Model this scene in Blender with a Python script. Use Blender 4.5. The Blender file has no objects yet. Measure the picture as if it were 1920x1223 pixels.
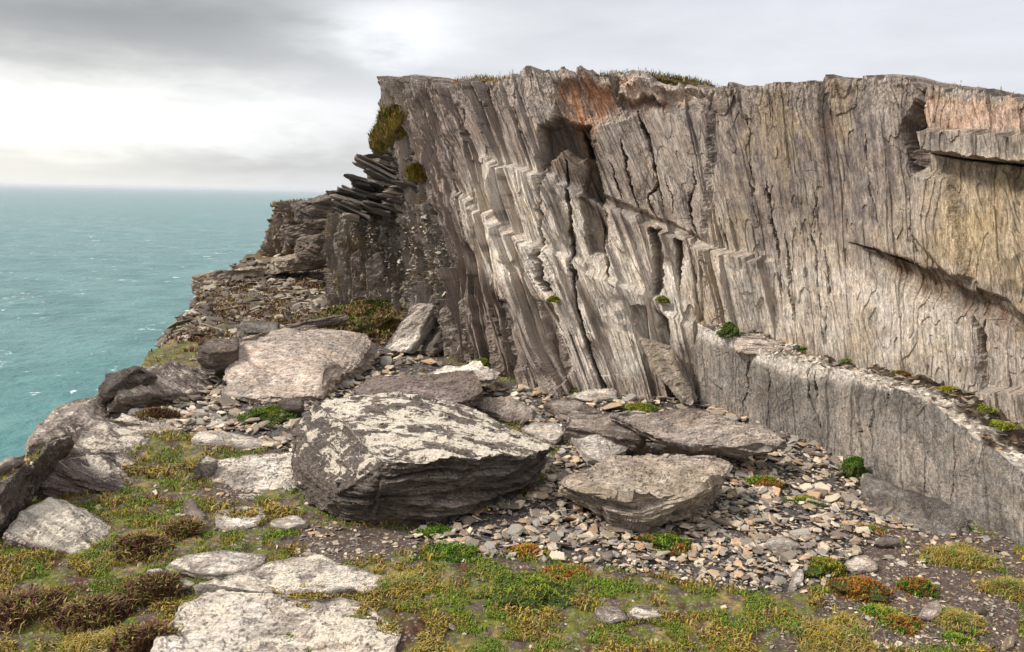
import bpy, bmesh, math
import numpy as np
from mathutils import Vector, Matrix
R = math.radians
rng = np.random.default_rng(7)
S = bpy.context.scene
# ---------------------------------------------------------------- camera
F = 1507.0; PITCH = 9.4; ROLL = -1.0; CAM = np.array([0.0, 0.0, 3.0])
Rm = Matrix.Rotation(R(90 - PITCH), 3, 'X') @ Matrix.Rotation(R(-ROLL), 3, 'Z')
RM = np.array(Rm)
cam = bpy.data.objects.new('camera', bpy.data.cameras.new('camera'))
S.collection.objects.link(cam); S.camera = cam
cam.matrix_world = Matrix.Translation(CAM.tolist()) @ Rm.to_4x4()
cam.data.sensor_width = 36; cam.data.lens = 36 * F / 1920
cam.data.clip_start = 0.05; cam.data.clip_end = 60000
S.render.resolution_x = 1024; S.render.resolution_y = 652
S.view_settings.view_transform = 'Standard'; S.view_settings.look = 'None'
S.view_settings.exposure = 0.5; S.view_settings.gamma = 1
# ---------------------------------------------------------------- sun
SUN_EL, SUN_AZ = 46.0, -100.0          # azimuth from +Y towards +X
sl = bpy.data.lights.new('sun', 'SUN'); sl.energy = 3.3; sl.angle = R(14); sl.color = (1, .955, .89)
so = bpy.data.objects.new('sun', sl); S.collection.objects.link(so)
sd = Vector((math.sin(R(SUN_AZ)) * math.cos(R(SUN_EL)), math.cos(R(SUN_AZ)) * math.cos(R(SUN_EL)), math.sin(R(SUN_EL))))
so.rotation_euler = sd.to_track_quat('Z', 'Y').to_euler(); so.location = (-8, 4, 12)
# ---------------------------------------------------------------- node helper
class X:
    def __init__(s, nt, sock): s.nt, s.s = nt, sock
    def _m(s, op, *a, clamp=False):
        n = s.nt.nodes.new('ShaderNodeMath'); n.operation = op; n.use_clamp = clamp
        for i, v in enumerate((s,) + a):
            if isinstance(v, X): s.nt.links.new(v.s, n.inputs[i])
            else: n.inputs[i].default_value = v
        return X(s.nt, n.outputs[0])
    def __add__(s, o): return s._m('ADD', o)
    def __sub__(s, o): return s._m('SUBTRACT', o)
    def __mul__(s, o): return s._m('MULTIPLY', o)
    def __truediv__(s, o): return s._m('DIVIDE', o)
    __radd__ = __add__; __rmul__ = __mul__
    def exp(s): return s._m('EXPONENT')
    def clamp(s): return s._m('ADD', 0.0, clamp=True)
    def ss(s, a, b, lo=0., hi=1.):
        n = s.nt.nodes.new('ShaderNodeMapRange'); n.interpolation_type = 'SMOOTHSTEP'
        s.nt.links.new(s.s, n.inputs[0]); n.inputs[1].default_value = a; n.inputs[2].default_value = b
        n.inputs[3].default_value = lo; n.inputs[4].default_value = hi
        return X(s.nt, n.outputs[0])
def link(nt, v, inp):
    if isinstance(v, X): nt.links.new(v.s, inp)
    elif hasattr(v, 'is_output'): nt.links.new(v, inp)
    else:
        try: inp.default_value = v
        except Exception: inp.default_value = (*v, 1) if len(v) == 3 else v
def mixc(nt, f, a, b, mode='MIX'):
    n = nt.nodes.new('ShaderNodeMix'); n.data_type = 'RGBA'; n.blend_type = mode
    link(nt, f, n.inputs[0])
    for v, i in ((a, n.inputs[6]), (b, n.inputs[7])):
        link(nt, (*v, 1) if isinstance(v, tuple) and len(v) == 3 else v, i)
    return n.outputs[2]
def noise(nt, vec, scale, detail=4, rough=.55, dist=0., scl=None):
    if scl is not None:
        m = nt.nodes.new('ShaderNodeMapping'); m.inputs['Scale'].default_value = scl
        nt.links.new(vec, m.inputs[0]); vec = m.outputs[0]
    n = nt.nodes.new('ShaderNodeTexNoise'); n.inputs['Scale'].default_value = scale
    n.inputs['Detail'].default_value = detail; n.inputs['Roughness'].default_value = rough
    n.inputs['Distortion'].default_value = dist
    nt.links.new(vec, n.inputs['Vector']); return X(nt, n.outputs[0])
# ---------------------------------------------------------------- sky
W = bpy.data.worlds.new('World'); S.world = W; W.use_nodes = True
nt = W.node_tree; nt.nodes.clear()
tc = nt.nodes.new('ShaderNodeTexCoord'); sx = nt.nodes.new('ShaderNodeSeparateXYZ')
nt.links.new(tc.outputs['Generated'], sx.inputs[0])
x, y, z = (X(nt, sx.outputs[i]) for i in range(3))
warp = noise(nt, tc.outputs['Generated'], 3.0, 6, .55, 0, (1, 1, 3.5))
fine = noise(nt, tc.outputs['Generated'], 9.0, 6, .6, .3, (1, 1, 4))
az = x._m('ARCTAN2', y) * 57.2958 + (warp - .5) * 16
el = z._m('ARCSINE') * 57.2958 + (fine - .5) * 3.5 + (warp - .5) * 5
def blob(a0, e0, sa, se, amp):
    a = (az - a0) / sa; e = (el - e0) / se
    return ((a * a + e * e) * -1.0).exp() * amp
base = (el.ss(-1, 14, .54, .52) + blob(-33, 4.6, 13, 2.6, .36) + blob(-15, 5.2, 9, 1.6, .16) + blob(-8, 10.8, 5.5, 2.0, .34) + blob(18, 9, 20, 12, .07)
        + blob(-27, 9.8, 17, 3.2, -.20) + blob(-24, 14.5, 16, 4.0, -.15) + blob(-40, 12.5, 10, 3.5, -.04) + blob(-15, 2.0, 9, .9, -.10) + blob(-30, .3, 16, .8, .10))
base = base + (fine - .5) * .14 + (warp - .5) * .12
hi = el.ss(18, 50, 0, .30)
cl = base + hi
cmb = nt.nodes.new('ShaderNodeCombineColor')
wg = blob(-34, 3.5, 16, 5, 1.0); link(nt, cl * (wg * .35 + 10.0), cmb.inputs[0]); link(nt, cl * 10.15, cmb.inputs[1]); link(nt, cl * (az.ss(-25, 20, 10.3, 10.75) - wg * .9), cmb.inputs[2])
sky = nt.nodes.new('ShaderNodeTexSky'); sky.sky_type = 'NISHITA'; sky.sun_disc = False
sky.sun_elevation = R(SUN_EL); sky.sun_rotation = R(SUN_AZ)
bg = nt.nodes.new('ShaderNodeBackground'); bg.inputs[1].default_value = .1
nt.links.new(mixc(nt, .93, sky.outputs[0], cmb.outputs[0]), bg.inputs[0])
wo = nt.nodes.new('ShaderNodeOutputWorld'); nt.links.new(bg.outputs[0], wo.inputs[0])

# ---------------------------------------------------------------- maths
def ray(px, py):
    d = np.stack([(np.asarray(px, float) - 960) / F, -(np.asarray(py, float) - 611.5) / F, -np.ones_like(np.asarray(px, float))], -1)
    return d @ RM.T
def G(px, py, z=0.):
    d = ray(px, py); t = (z - CAM[2]) / d[..., 2]; return CAM + d * t[..., None] if np.ndim(t) else CAM + d * t
def D(px, py, Y):
    d = ray(px, py); return CAM + d * (Y / d[1])
def proj(P):
    c = (P - CAM) @ RM; w = np.maximum(-c[..., 2], .05)
    return 960 + F * c[..., 0] / w, 611.5 - F * c[..., 1] / w
def P3(p):
    """(px, py, z) on a height or (px, py, None, Y) at a distance"""
    return D(p[0], p[1], p[3]) if p[2] is None else G(p[0], p[1], p[2])
def hsh(a, b=0, c=0, seed=0):
    h = (np.asarray(a, np.int64) * 374761393 + np.asarray(b, np.int64) * 668265263 + np.asarray(c, np.int64) * 1274126177 + seed * 974634777) & 0xffffffff
    h = ((h ^ (h >> 13)) * 1274126177) & 0xffffffff
    h = ((h ^ (h >> 16)) * 2246822519) & 0xffffffff
    return h ^ (h >> 15)
def rnd(a, b=0, c=0, seed=0): return hsh(a, b, c, seed) / 4294967295.0
def pn(x, y, z, seed=0):
    x, y, z = np.broadcast_arrays(*(np.asarray(v, float) for v in (x, y, z)))
    xi, yi, zi = np.floor(x).astype(np.int64), np.floor(y).astype(np.int64), np.floor(z).astype(np.int64)
    fx, fy, fz = x - xi, y - yi, z - zi
    u, v, w = (f * f * f * (f * (f * 6 - 15) + 10) for f in (fx, fy, fz))
    out = 0
    for i in (0, 1):
        for j in (0, 1):
            for k in (0, 1):
                h = hsh(xi + i, yi + j, zi + k, seed)
                g = ((h & 255) / 127.5 - 1) * (fx - i) + (((h >> 8) & 255) / 127.5 - 1) * (fy - j) + (((h >> 16) & 255) / 127.5 - 1) * (fz - k)
                out = out + g * (u if i else 1 - u) * (v if j else 1 - v) * (w if k else 1 - w)
    return out
def fbm(P, s, o=4, seed=0, gain=.5, sc=(1, 1, 1)):
    a, r = 1., 0.
    for k in range(o):
        r = r + a * pn(P[..., 0] * s * sc[0], P[..., 1] * s * sc[1], P[..., 2] * s * sc[2], seed + k * 7); s *= 2.03; a *= gain
    return r
def sstep(x, a, b):
    t = np.clip((x - a) / (b - a), 0, 1); return t * t * (3 - 2 * t)
def segdist(px, py, poly, closed=False):
    pts = np.array(poly, float); n = len(pts); d = np.full(np.shape(px), 1e9)
    for i in range(n if closed else n - 1):
        a, b = pts[i], pts[(i + 1) % n]; ab = b - a
        t = np.clip(((px - a[0]) * ab[0] + (py - a[1]) * ab[1]) / max(ab @ ab, 1e-9), 0, 1)
        d = np.minimum(d, np.hypot(px - a[0] - ab[0] * t, py - a[1] - ab[1] * t))
    return d
def inpoly(px, py, poly):
    c = np.zeros(np.shape(px), bool); n = len(poly)
    for i in range(n):
        (x1, y1), (x2, y2) = poly[i], poly[(i + 1) % n]
        if y1 == y2: continue
        c ^= ((y1 > py) != (y2 > py)) & (px < (x2 - x1) * (py - y1) / (y2 - y1) + x1)
    return c
def sdpoly(px, py, poly):          # positive inside
    out = np.full(np.shape(px), -1e3); xs = [p[0] for p in poly]; ys = [p[1] for p in poly]
    m = (px > min(xs) - 60) & (px < max(xs) + 60) & (py > min(ys) - 60) & (py < max(ys) + 60)
    if m.any():
        a, b = px[m], py[m]; d = segdist(a, b, poly, True); out[m] = np.where(inpoly(a, b, poly), d, -d)
    return out
def gz(x, y):                       # terrain
    x, y = np.asarray(x, float), np.asarray(y, float)
    e = np.interp(y, [-10, 5, 8.9, 11.4, 14, 22, 27, 40], [-7, -5.6, -5.3, -5.9, -6.5, -8.1, -8.8, -11]) + (.35 + .5 * sstep(y, 13, 18)) * pn(y * .8, x * .1, 0, 3) + .3 * sstep(y, 12, 16) * pn(y * 2.3, x * .3, 0, 4)
    out = np.maximum(e - x, 0)
    z = .45 * sstep(y, 19, 27) * sstep(-x, 2.5, 5) + .25 * sstep(y, 15, 19) * sstep(-x, -3, 1)
    z = z + .35 * sstep(x, 1.5, 4.5) * sstep(y, 3, 8) * 0 + .05 * pn(x * .7, y * .7, 0, 5) + .035 * pn(x * 2.1, y * 2.1, 0, 6)
    z = z - .25 * sstep(-x, 1.0, 4.5) * sstep(-y, -7.5, -3)
    z = z - 1.25 * out * (1 + .3 * pn(x * .2, y * .2, 0, 9)) - .25 * sstep(out, 0, .4)
    return np.maximum(z, -70)
# ---------------------------------------------------------------- object helpers
def tag(o, label=None, cat=None, group=None, kind=None):
    for k, v in (('label', label), ('category', cat), ('group', group), ('kind', kind)):
        if v: o[k] = v
    return o
def meshobj(name, V, Fs, mat, attrs=None, parent=None, origin=None, smooth=False, hide=False):
    V = np.asarray(V, float)
    if origin is not None: V = V - origin
    me = bpy.data.meshes.new(name)
    if isinstance(Fs, np.ndarray):
        n, k = Fs.shape
        me.vertices.add(len(V)); me.vertices.foreach_set('co', V.astype(np.float32).ravel())
        me.loops.add(n * k); me.loops.foreach_set('vertex_index', Fs.astype(np.int32).ravel())
        me.polygons.add(n); me.polygons.foreach_set('loop_start', np.arange(0, n * k, k, dtype=np.int32))
        me.polygons.foreach_set('loop_total', np.full(n, k, np.int32)); me.update(calc_edges=True)
    else: me.from_pydata(V.tolist(), [], Fs)
    setattrs(me, attrs)
    me.polygons.foreach_set('use_smooth', np.full(len(me.polygons), smooth))
    me.materials.append(mat)
    o = bpy.data.objects.new(name, me); S.collection.objects.link(o)
    if origin is not None: o.location = Vector(origin)
    if parent: o.parent = parent
    return o
def setattrs(me, attrs):
    for k, a in (attrs or {}).items():
        a = np.asarray(a, np.float32)
        if a.ndim == 1:
            t = me.attributes.new(k, 'FLOAT', 'POINT'); t.data.foreach_set('value', a)
        elif k == 'col':
            t = me.attributes.new(k, 'FLOAT_COLOR', 'POINT')
            t.data.foreach_set('color', np.concatenate([np.clip(a, 0, 1), np.ones((len(a), 1), np.float32)], 1).ravel())
        else:
            t = me.attributes.new(k, 'FLOAT_VECTOR', 'POINT'); t.data.foreach_set('vector', a.ravel())
def gridfaces(nu, nv):
    i = np.arange(nu - 1)[:, None] * nv + np.arange(nv - 1)[None]; i = i.ravel()
    return np.stack([i, i + nv, i + nv + 1, i + 1], 1)
def srgb(r, g, b): return np.array([((c / 255 + .055) / 1.055) ** 2.4 if c > 10 else c / 255 / 12.92 for c in (r, g, b)])
def lerp(a, b, t): return a * (1 - t[..., None]) + b * t[..., None]
# ---------------------------------------------------------------- materials
def newmat(name):
    m = bpy.data.materials.new(name); m.use_nodes = True; t = m.node_tree
    b = t.nodes['Principled BSDF']; b.inputs['Specular IOR Level'].default_value = .25
    return m, t, b
def attr(t, n, out='Color'):
    a = t.nodes.new('ShaderNodeAttribute'); a.attribute_name = n; return a.outputs[out]
def bump(t, h, strength, dist, b, prev=None):
    n = t.nodes.new('ShaderNodeBump'); n.inputs['Strength'].default_value = strength; n.inputs['Distance'].default_value = dist
    link(t, h, n.inputs['Height'])
    if prev is not None: t.links.new(prev, n.inputs['Normal'])
    t.links.new(n.outputs[0], b.inputs['Normal']); return n.outputs[0]
def rock_mat():
    m, t, b = newmat('layered_rock')
    st = attr(t, 'st', 'Vector'); col = attr(t, 'col')
    n1 = noise(t, st, 30, 6, .62, .05, (1, 1, .12))      # streaks along the bedding (third axis is stretched)
    n2 = noise(t, st, 9, 6, .6, .4, (1, 1, .3)); n3 = noise(t, st, 110, 3, .6, 0, (1, 1, .45)); n4 = noise(t, st, 2.4, 4, .6, .4)
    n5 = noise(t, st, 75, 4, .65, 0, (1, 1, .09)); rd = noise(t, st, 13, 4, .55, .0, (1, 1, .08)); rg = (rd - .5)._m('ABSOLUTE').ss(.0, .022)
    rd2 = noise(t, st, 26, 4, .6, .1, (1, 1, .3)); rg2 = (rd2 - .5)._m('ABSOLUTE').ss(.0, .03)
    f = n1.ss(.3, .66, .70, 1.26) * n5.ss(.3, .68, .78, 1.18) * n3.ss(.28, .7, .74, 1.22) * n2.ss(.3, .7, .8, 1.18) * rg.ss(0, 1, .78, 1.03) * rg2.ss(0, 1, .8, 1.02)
    g = t.nodes.new('ShaderNodeCombineXYZ')
    for i in range(3): link(t, f, g.inputs[i])
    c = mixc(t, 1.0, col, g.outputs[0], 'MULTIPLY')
    c = mixc(t, n4.ss(.42, .62, 0, .35), c, mixc(t, 1.0, c, (1.12, .98, .84), 'MULTIPLY'))
    c = mixc(t, n2.ss(.56, .66, 0, .4), c, mixc(t, 1.0, c, (.80, .78, .80), 'MULTIPLY'))
    lich = X(t, attr(t, 'lich', 'Fac'))
    ln = noise(t, st, 7, 8, .66, .6, (1, 1, .45)); ln2 = noise(t, st, 48, 3, .6)
    lm = (ln - .5 + (ln2 - .5) * .22 + lich).ss(.0, .035)
    lc = mixc(t, n3.ss(.3, .7), (.50, .44, .35), (.78, .685, .55))
    c = mixc(t, (lm * .92), c, lc)
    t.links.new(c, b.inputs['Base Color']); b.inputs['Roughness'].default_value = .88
    p = bump(t, n1 + n3 * .5 + n5 * .6 + rg * .3 + rg2 * .2, .8, .022, b); bump(t, lm + n2, .4, .012, b, p)
    return m
ROCK = rock_mat()
def soil_mat():
    m, t, b = newmat('stony_soil'); tc = t.nodes.new('ShaderNodeTexCoord').outputs['Object']; col = attr(t, 'col')
    n1 = noise(t, tc, 22, 6, .7); n2 = noise(t, tc, 90, 4, .7)
    v = t.nodes.new('ShaderNodeTexVoronoi'); v.inputs['Scale'].default_value = 38; t.links.new(tc, v.inputs['Vector'])
    pick = X(t, v.outputs['Color']).ss(.62, .68); shape = X(t, v.outputs['Distance']).ss(.42, .5, 1, 0)
    f = n1.ss(.3, .7, .6, 1.4) * n2.ss(.3, .7, .65, 1.35); g = t.nodes.new('ShaderNodeCombineXYZ')
    for i in range(3): link(t, f, g.inputs[i])
    c = mixc(t, 1.0, col, g.outputs[0], 'MULTIPLY')
    c = mixc(t, pick * shape * .8, c, (.22, .19, .165))
    t.links.new(c, b.inputs['Base Color']); b.inputs['Roughness'].default_value = .95
    bump(t, n1 + n2 * .5 + pick * shape * .6, .8, .02, b); return m
SOIL = soil_mat()
def flake_mat():
    m, t, b = newmat('shale'); tc = t.nodes.new('ShaderNodeTexCoord').outputs['Object']; col = attr(t, 'col')
    n1 = noise(t, tc, 45, 5, .65); n2 = noise(t, tc, 14, 3, .6)
    oi = X(t, t.nodes.new('ShaderNodeObjectInfo').outputs['Random'])
    f = n1.ss(.3, .7, .72, 1.22) * n2.ss(.3, .7, .85, 1.15) * oi.ss(0, 1, .75, 1.2); g = t.nodes.new('ShaderNodeCombineXYZ')
    for i in range(3): link(t, f, g.inputs[i])
    t.links.new(mixc(t, 1.0, col, g.outputs[0], 'MULTIPLY'), b.inputs['Base Color']); b.inputs['Roughness'].default_value = .85
    bump(t, n1, .5, .008, b); return m
FLAKE = flake_mat()
def leaf_mat():
    m, t, b = newmat('leaf'); t.links.new(attr(t, 'col'), b.inputs['Base Color']); b.inputs['Roughness'].default_value = .75
    b.inputs['Subsurface Weight'].default_value = 0; return m
LEAF = leaf_mat()
def sea_mat():
    m, t, b = newmat('sea_water'); tc = t.nodes.new('ShaderNodeTexCoord').outputs['Object']
    n1 = noise(t, tc, .03, 6, .66, .2, (1, .9, 1)); n2 = noise(t, tc, .16, 6, .66, .3, (1, 1.0, 1)); n0 = noise(t, tc, .0022, 3, .5, 0, (1, 1.6, 1))
    fo = noise(t, tc, .11, 9, .68, .6, (1, .9, 1)); fb = noise(t, tc, .012, 4, .6, .4, (1, 2, 1))
    dist = t.nodes.new('ShaderNodeVectorMath'); dist.operation = 'LENGTH'; t.links.new(tc, dist.inputs[0]); L = X(t, dist.outputs['Value'])
    c = mixc(t, n1.ss(.38, .62), (.045, .145, .145), (.095, .22, .21))
    c = mixc(t, n0.ss(.4, .6, 0, .3), c, (.04, .15, .17))
    c = mixc(t, L.ss(150, 420, .7, 0), c, (.055, .205, .2))
    foam = (fo + (fb - .5) * .35 + L.ss(120, 330, .05, 0)).ss(.635, .68)
    c = mixc(t, foam * .85, c, (.75, .8, .8))
    t.links.new(c, b.inputs['Base Color']); link(t, foam.ss(0, 1, .28, .8), b.inputs['Roughness']); b.inputs['IOR'].default_value = 1.33
    b.inputs['Specular IOR Level'].default_value = .4
    bump(t, n2 + n1, 1.0, 2.8, b); return m
SEA = sea_mat()
# ---------------------------------------------------------------- sea
nu, nv = 900, 620
an = np.linspace(R(-70), R(70), nu); rr = np.concatenate([np.geomspace(60, 2500, nv - 20), np.geomspace(2600, 45000, 20)])
A_, R_ = np.meshgrid(an, rr, indexing='ij'); V = np.stack([np.sin(A_) * R_, np.cos(A_) * R_, 0 * A_ - 62], -1)
for lam, am, sd_ in ((34, .7, 1), (15, .45, 2), (7, .28, 3)):
    V[..., 2] += am * 1.6 * (.5 - np.abs(pn(V[..., 0] / lam, V[..., 1] / lam * 2.2, 0, sd_))) * np.clip(1 - R_ / (lam * 110), 0, 1)
sea = meshobj('sea', V.reshape(-1, 3), gridfaces(nu, nv), SEA, smooth=True); tag(sea, 'teal green sea flecked with whitecaps', 'sea', kind='structure')

# ---------------------------------------------------------------- ground sheet
SCREE = [[(900,740),(1060,690),(1330,700),(1480,780),(1690,880),(1700,960),(1640,1010),(1560,1090),(1420,1110),(1100,1060),(860,1040),(760,990),(1000,930),(1060,830),(960,790)],
         [(600,660),(720,640),(860,690),(940,720),(700,760),(600,760)],
         [(380,700),(600,740),(560,850),(300,800),(330,740)]]
SOILP = [[(1370,940),(1640,930),(1920,1020),(1920,1223),(1420,1223),(1560,1110),(1400,1080)], [(390,900),(480,890),(480,950),(400,960)], [(560,980),(840,990),(860,1040),(640,1060),(560,1040)]]
def cover(px, py, P):
    """grass amount, scree amount, soil amount on the ground"""
    n = fbm(P, 1.6, 4, 21) * 38
    n2 = fbm(P, .9, 3, 33) * 60
    sc = np.maximum.reduce([sdpoly(px + n, py + n * .5, p) for p in SCREE]); so = np.maximum.reduce([sdpoly(px + n, py + n * .5, p) for p in SOILP])
    sc, so = sstep(sc, -16, 10), sstep(so, -14, 14)
    return np.clip(1 - sc - so, 0, 1), sc, so * (1 - sc)
nu, nv = 1150, 950
yy = np.concatenate([np.linspace(-8, 3.2, 60)[:-1], np.geomspace(3.2, 34, 780), np.geomspace(34.5, 140, nv - 839)])
uu = np.concatenate([np.linspace(-4.5, -.85, 90)[:-1], np.linspace(-.85, .85, 960), np.linspace(.85, 3.5, nu - 1048)[1:]])[:nu]; nu = len(uu)
U_, Y_ = np.meshgrid(uu, yy, indexing='ij'); X_ = U_ * (np.maximum(Y_, 0) + 2.5)
Z_ = gz(X_, Y_); P = np.stack([X_, Y_, Z_], -1)
px, py = proj(P); g, sc, so_ = cover(px, py, P); front = Y_ > 2
g, sc, so_ = np.where(front, g, .8), np.where(front, sc, 0), np.where(front, so_, .2)
P[..., 2] += g * (.035 * np.abs(fbm(P, 5, 3, 40)) + .02 * fbm(P, 14, 2, 41)) + sc * .03 * fbm(P, 9, 3, 42) + .012 * fbm(P, 22, 3, 43)
soilc, grs, olive, strw = srgb(86, 72, 64), srgb(100, 104, 42), srgb(112, 104, 50), srgb(140, 118, 72)
c = np.broadcast_to(soilc, P.shape).copy(); n = fbm(P, 2.2, 4, 50)
gc = lerp(lerp(np.broadcast_to(grs, P.shape), np.broadcast_to(strw, P.shape), sstep(n, 0, .35)), np.broadcast_to(srgb(88, 62, 46), P.shape), sstep(-n, .05, .4))
c = lerp(c, gc * .9, g * sstep(fbm(P, 6, 3, 51), -.35, .1)); c = lerp(c, np.broadcast_to(srgb(78, 72, 68), P.shape), sc)
far = sstep(Y_, 15.5, 19); brn = lerp(np.broadcast_to(srgb(108, 88, 58), P.shape), np.broadcast_to(srgb(72, 62, 52), P.shape), sstep(n, -.15, .3)); c = lerp(c, brn, far)
ground = meshobj('ground', P.reshape(-1, 3), gridfaces(nu, nv), SOIL, dict(col=c.reshape(-1, 3)), smooth=True)
tag(ground, 'stony headland ground of dark soil and thin turf', 'ground', kind='structure')

# ---------------------------------------------------------------- cliff faces
def smooth1(a, k):
    ker = np.exp(-np.linspace(-2, 2, 2 * k + 1) ** 2); ker /= ker.sum()
    return np.stack([np.convolve(np.pad(a[:, i], k, 'edge'), ker, 'valid') for i in range(a.shape[1])], 1)
def patch(cols, nu, nv, smk=14, pw=1.0):
    B = np.array([P3(c[0]) if not isinstance(c[0], np.ndarray) else c[0] for c in cols]); T = np.array([P3(c[1]) if not isinstance(c[1], np.ndarray) else c[1] for c in cols])
    s = np.r_[0, np.cumsum(np.linalg.norm(np.diff((B + T)[:, :2] / 2, axis=0), axis=1))]
    su = np.linspace(0, s[-1], nu)
    Bi = np.stack([np.interp(su, s, B[:, i]) for i in range(3)], 1); Ti = np.stack([np.interp(su, s, T[:, i]) for i in range(3)], 1)
    Bi[:, :2] = smooth1(Bi[:, :2], smk); Ti[:, :2] = smooth1(Ti[:, :2], smk)
    t = np.linspace(0, 1, nv)[None, :, None]
    Pm = Bi[:, None] * (1 - t) + Ti[:, None] * t
    tg = np.gradient((Bi + Ti)[:, :2], axis=0); nrm = np.stack([tg[:, 1], -tg[:, 0]], 1); nrm /= np.linalg.norm(nrm, axis=1)[:, None]
    nrm = smooth1(nrm, smk * 2); N = np.zeros_like(Pm); N[..., :2] = nrm[:, None]
    return Pm, N, np.broadcast_to(su[:, None], Pm.shape[:2])
def blk(q, z, w, h, seed, jit=.10):
    qq = q / w + jit * pn(q / w * .5, z / h * 1.7, 0, seed + 5) * 1.6; c = np.floor(qq); hh = h * (.5 + rnd(c, 3, 0, seed))
    r = np.floor(z / hh + 9 * rnd(c, 1, 0, seed) + .8 * (qq - c) * (rnd(c, 4, 0, seed) - .5) * 2 + .3 * pn(q / w * 2.3, .3, 0, seed + 8)); fr = qq - c
    return .62 * (rnd(c, 7, 0, seed) - .5) + .38 * (rnd(c, r, 0, seed) - .5) + (fr - .5) * (1.1 * rnd(c, r, 9, seed) ** 2)
def cracks(px, py, lst, P):
    """inward carving: lst of (polyline, half width px, depth m)"""
    out = np.zeros(px.shape); jx = 9 * fbm(P, 3.5, 5, 61, .6); wv = .6 + 1.3 * np.abs(fbm(P, 2.5, 3, 62))
    for poly, w, d in lst:
        xs = [p[0] for p in poly]; ys = [p[1] for p in poly]
        m = (px > min(xs) - 90) & (px < max(xs) + 90) & (py > min(ys) - 50) & (py < max(ys) + 50)
        if not m.any(): continue
        sd = segdist(px[m] + jx[m], py[m] + jx[m] * .3, poly); ends = np.minimum(np.hypot(px[m] - xs[0], py[m] - ys[0]), np.hypot(px[m] - xs[-1], py[m] - ys[-1])); ww = w * wv[m] * (.25 + .75 * sstep(ends, 0, 40)); out[m] = np.maximum(out[m], d * (1 - sstep(sd, ww * .3, ww * 1.5)))
        side = np.sign(px[m] + jx[m] - np.interp(py[m], ys, xs)) if (np.diff(ys) > 0).all() else np.zeros(m.sum())
        out[m] += -side * d * .22 * np.exp(-sd / 22) * sstep(ends, 0, 40)
    return out
def line_y(px, pts): return np.interp(px, [p[0] for p in pts], [p[1] for p in pts])
L1 = [(840,365),(900,385),(950,395),(1010,450),(1080,485),(1160,520),(1240,560),(1310,600),(1400,640),(1500,672),(1700,735)]
L2 = [(880,285),(940,300),(1000,322),(1060,338),(1090,360),(1130,388),(1230,418),(1330,462),(1400,478)]
L3 = [(1580,452),(1640,470),(1720,500),(1760,515),(1830,545),(1890,570),(1940,610)]
KEY = dict(grey=srgb(158, 146, 135), warm=srgb(160, 146, 128), purple=srgb(124, 110, 104), pale=srgb(208, 198, 185), ochre=srgb(170, 130, 102), tan=srgb(168, 149, 118),
           cgrey=srgb(132, 125, 116), mauve=srgb(106, 96, 91), dark=srgb(112, 100, 90), brown=srgb(98, 80, 64), pink=srgb(188, 172, 158), drk2=srgb(96, 88, 82))
KEY = {k: v * 1.0 for k, v in KEY.items()}
def paint(c, key, m): return lerp(c, np.broadcast_to(KEY[key], c.shape), np.clip(m, 0, 1))
# columns left -> right
CM = [((800,640,None,19.5), (722,200,None,19.5)), ((800,660,None,16.9), (722,152,None,16.9)), ((885,680,None,14.5), (770,150,None,15.2)), ((925,695,None,13.8), (805,150,None,14.6)), ((970,706,None,13.2), (880,158,None,14.0)),
      ((1010,720,None,12.75), (960,145,None,13.4)), ((1060,730,None,12.55), (1000,130,None,13.1)), ((1160,740,None,12.3), (1100,136,None,13.0)), ((1240,745,None,12.15), (1190,145,None,12.8)), ((1330,740,None,11.9), (1290,160,None,12.4)),
      ((1390,740,None,11.5), (1330,166,None,12.0)), ((1470,740,None,11.0), (1430,158,None,11.4)), ((1580,750,None,10.2), (1560,150,None,10.6)), ((1700,790,None,9.4), (1698,148,None,9.75)),
      ((1720,790,None,9.3), (1712,162,None,9.65)), ((1790,810,None,8.85), (1790,166,None,9.2)), ((1930,850,None,8.1), (1930,190,None,8.5)), ((2400,1000,None,6.2), (2400,230,None,6.6)), ((3900,1500,None,3.5), (3900,260,None,3.8))]
nu, nv = 1750, 620
# uneven sampling: few columns past the frame
Pm, N, s_ = patch(CM, nu * 2, nv)
ppx, _ = proj(Pm[:, nv // 2]); wts = np.where((ppx > 690) & (ppx < 1990), np.hypot(*np.gradient(Pm[:, nv // 2, :2], axis=0).T) * 0 + 1.0 / np.maximum(Pm[:, nv // 2, 1], 4) , .012)
cw = np.cumsum(wts); idx = np.unique(np.searchsorted(cw, np.linspace(cw[0], cw[-1], nu))); idx = np.clip(idx, 0, 2 * nu - 1)
Pm, N, s_ = Pm[idx], N[idx], s_[idx]; nu = len(idx)
px, py = proj(Pm); z = Pm[..., 2]
aR = sstep(px, 1100, 1400); up = sstep(-py, -330, -200)
aK = sstep(s_, np.interp(1080, ppx[idx], s_[:, 0]), np.interp(1420, ppx[idx], s_[:, 0])); k = .27 - .19 * aK
y1, y2, y3 = line_y(px, L1), line_y(px, L2), line_y(px, L3)
wob = 4 * fbm(Pm, 4, 4, 70, .6); cq = np.floor((s_ + k * z + .01 * fbm(Pm, 3, 3, 67)) / .19); wob = wob + 17 * (rnd(cq, 2, 0, 68) - .5)
f1 = sstep(py + wob, y1 - 3, y1 + 7) * sstep(px, 820, 900) ; f2 = sstep(py + wob, y2 - 2, y2 + 6) * sstep(px, 870, 960) * (1 - sstep(px, 1380, 1450)); f3 = sstep(py + wob, y3 - 5, y3 + 9) * sstep(px, 1570, 1640)
q = s_ + k * z + .03 * f1 + .05 * f2 + .02 * fbm(Pm, .5, 2, 71) + .006 * fbm(Pm, 4, 3, 72)
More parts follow.
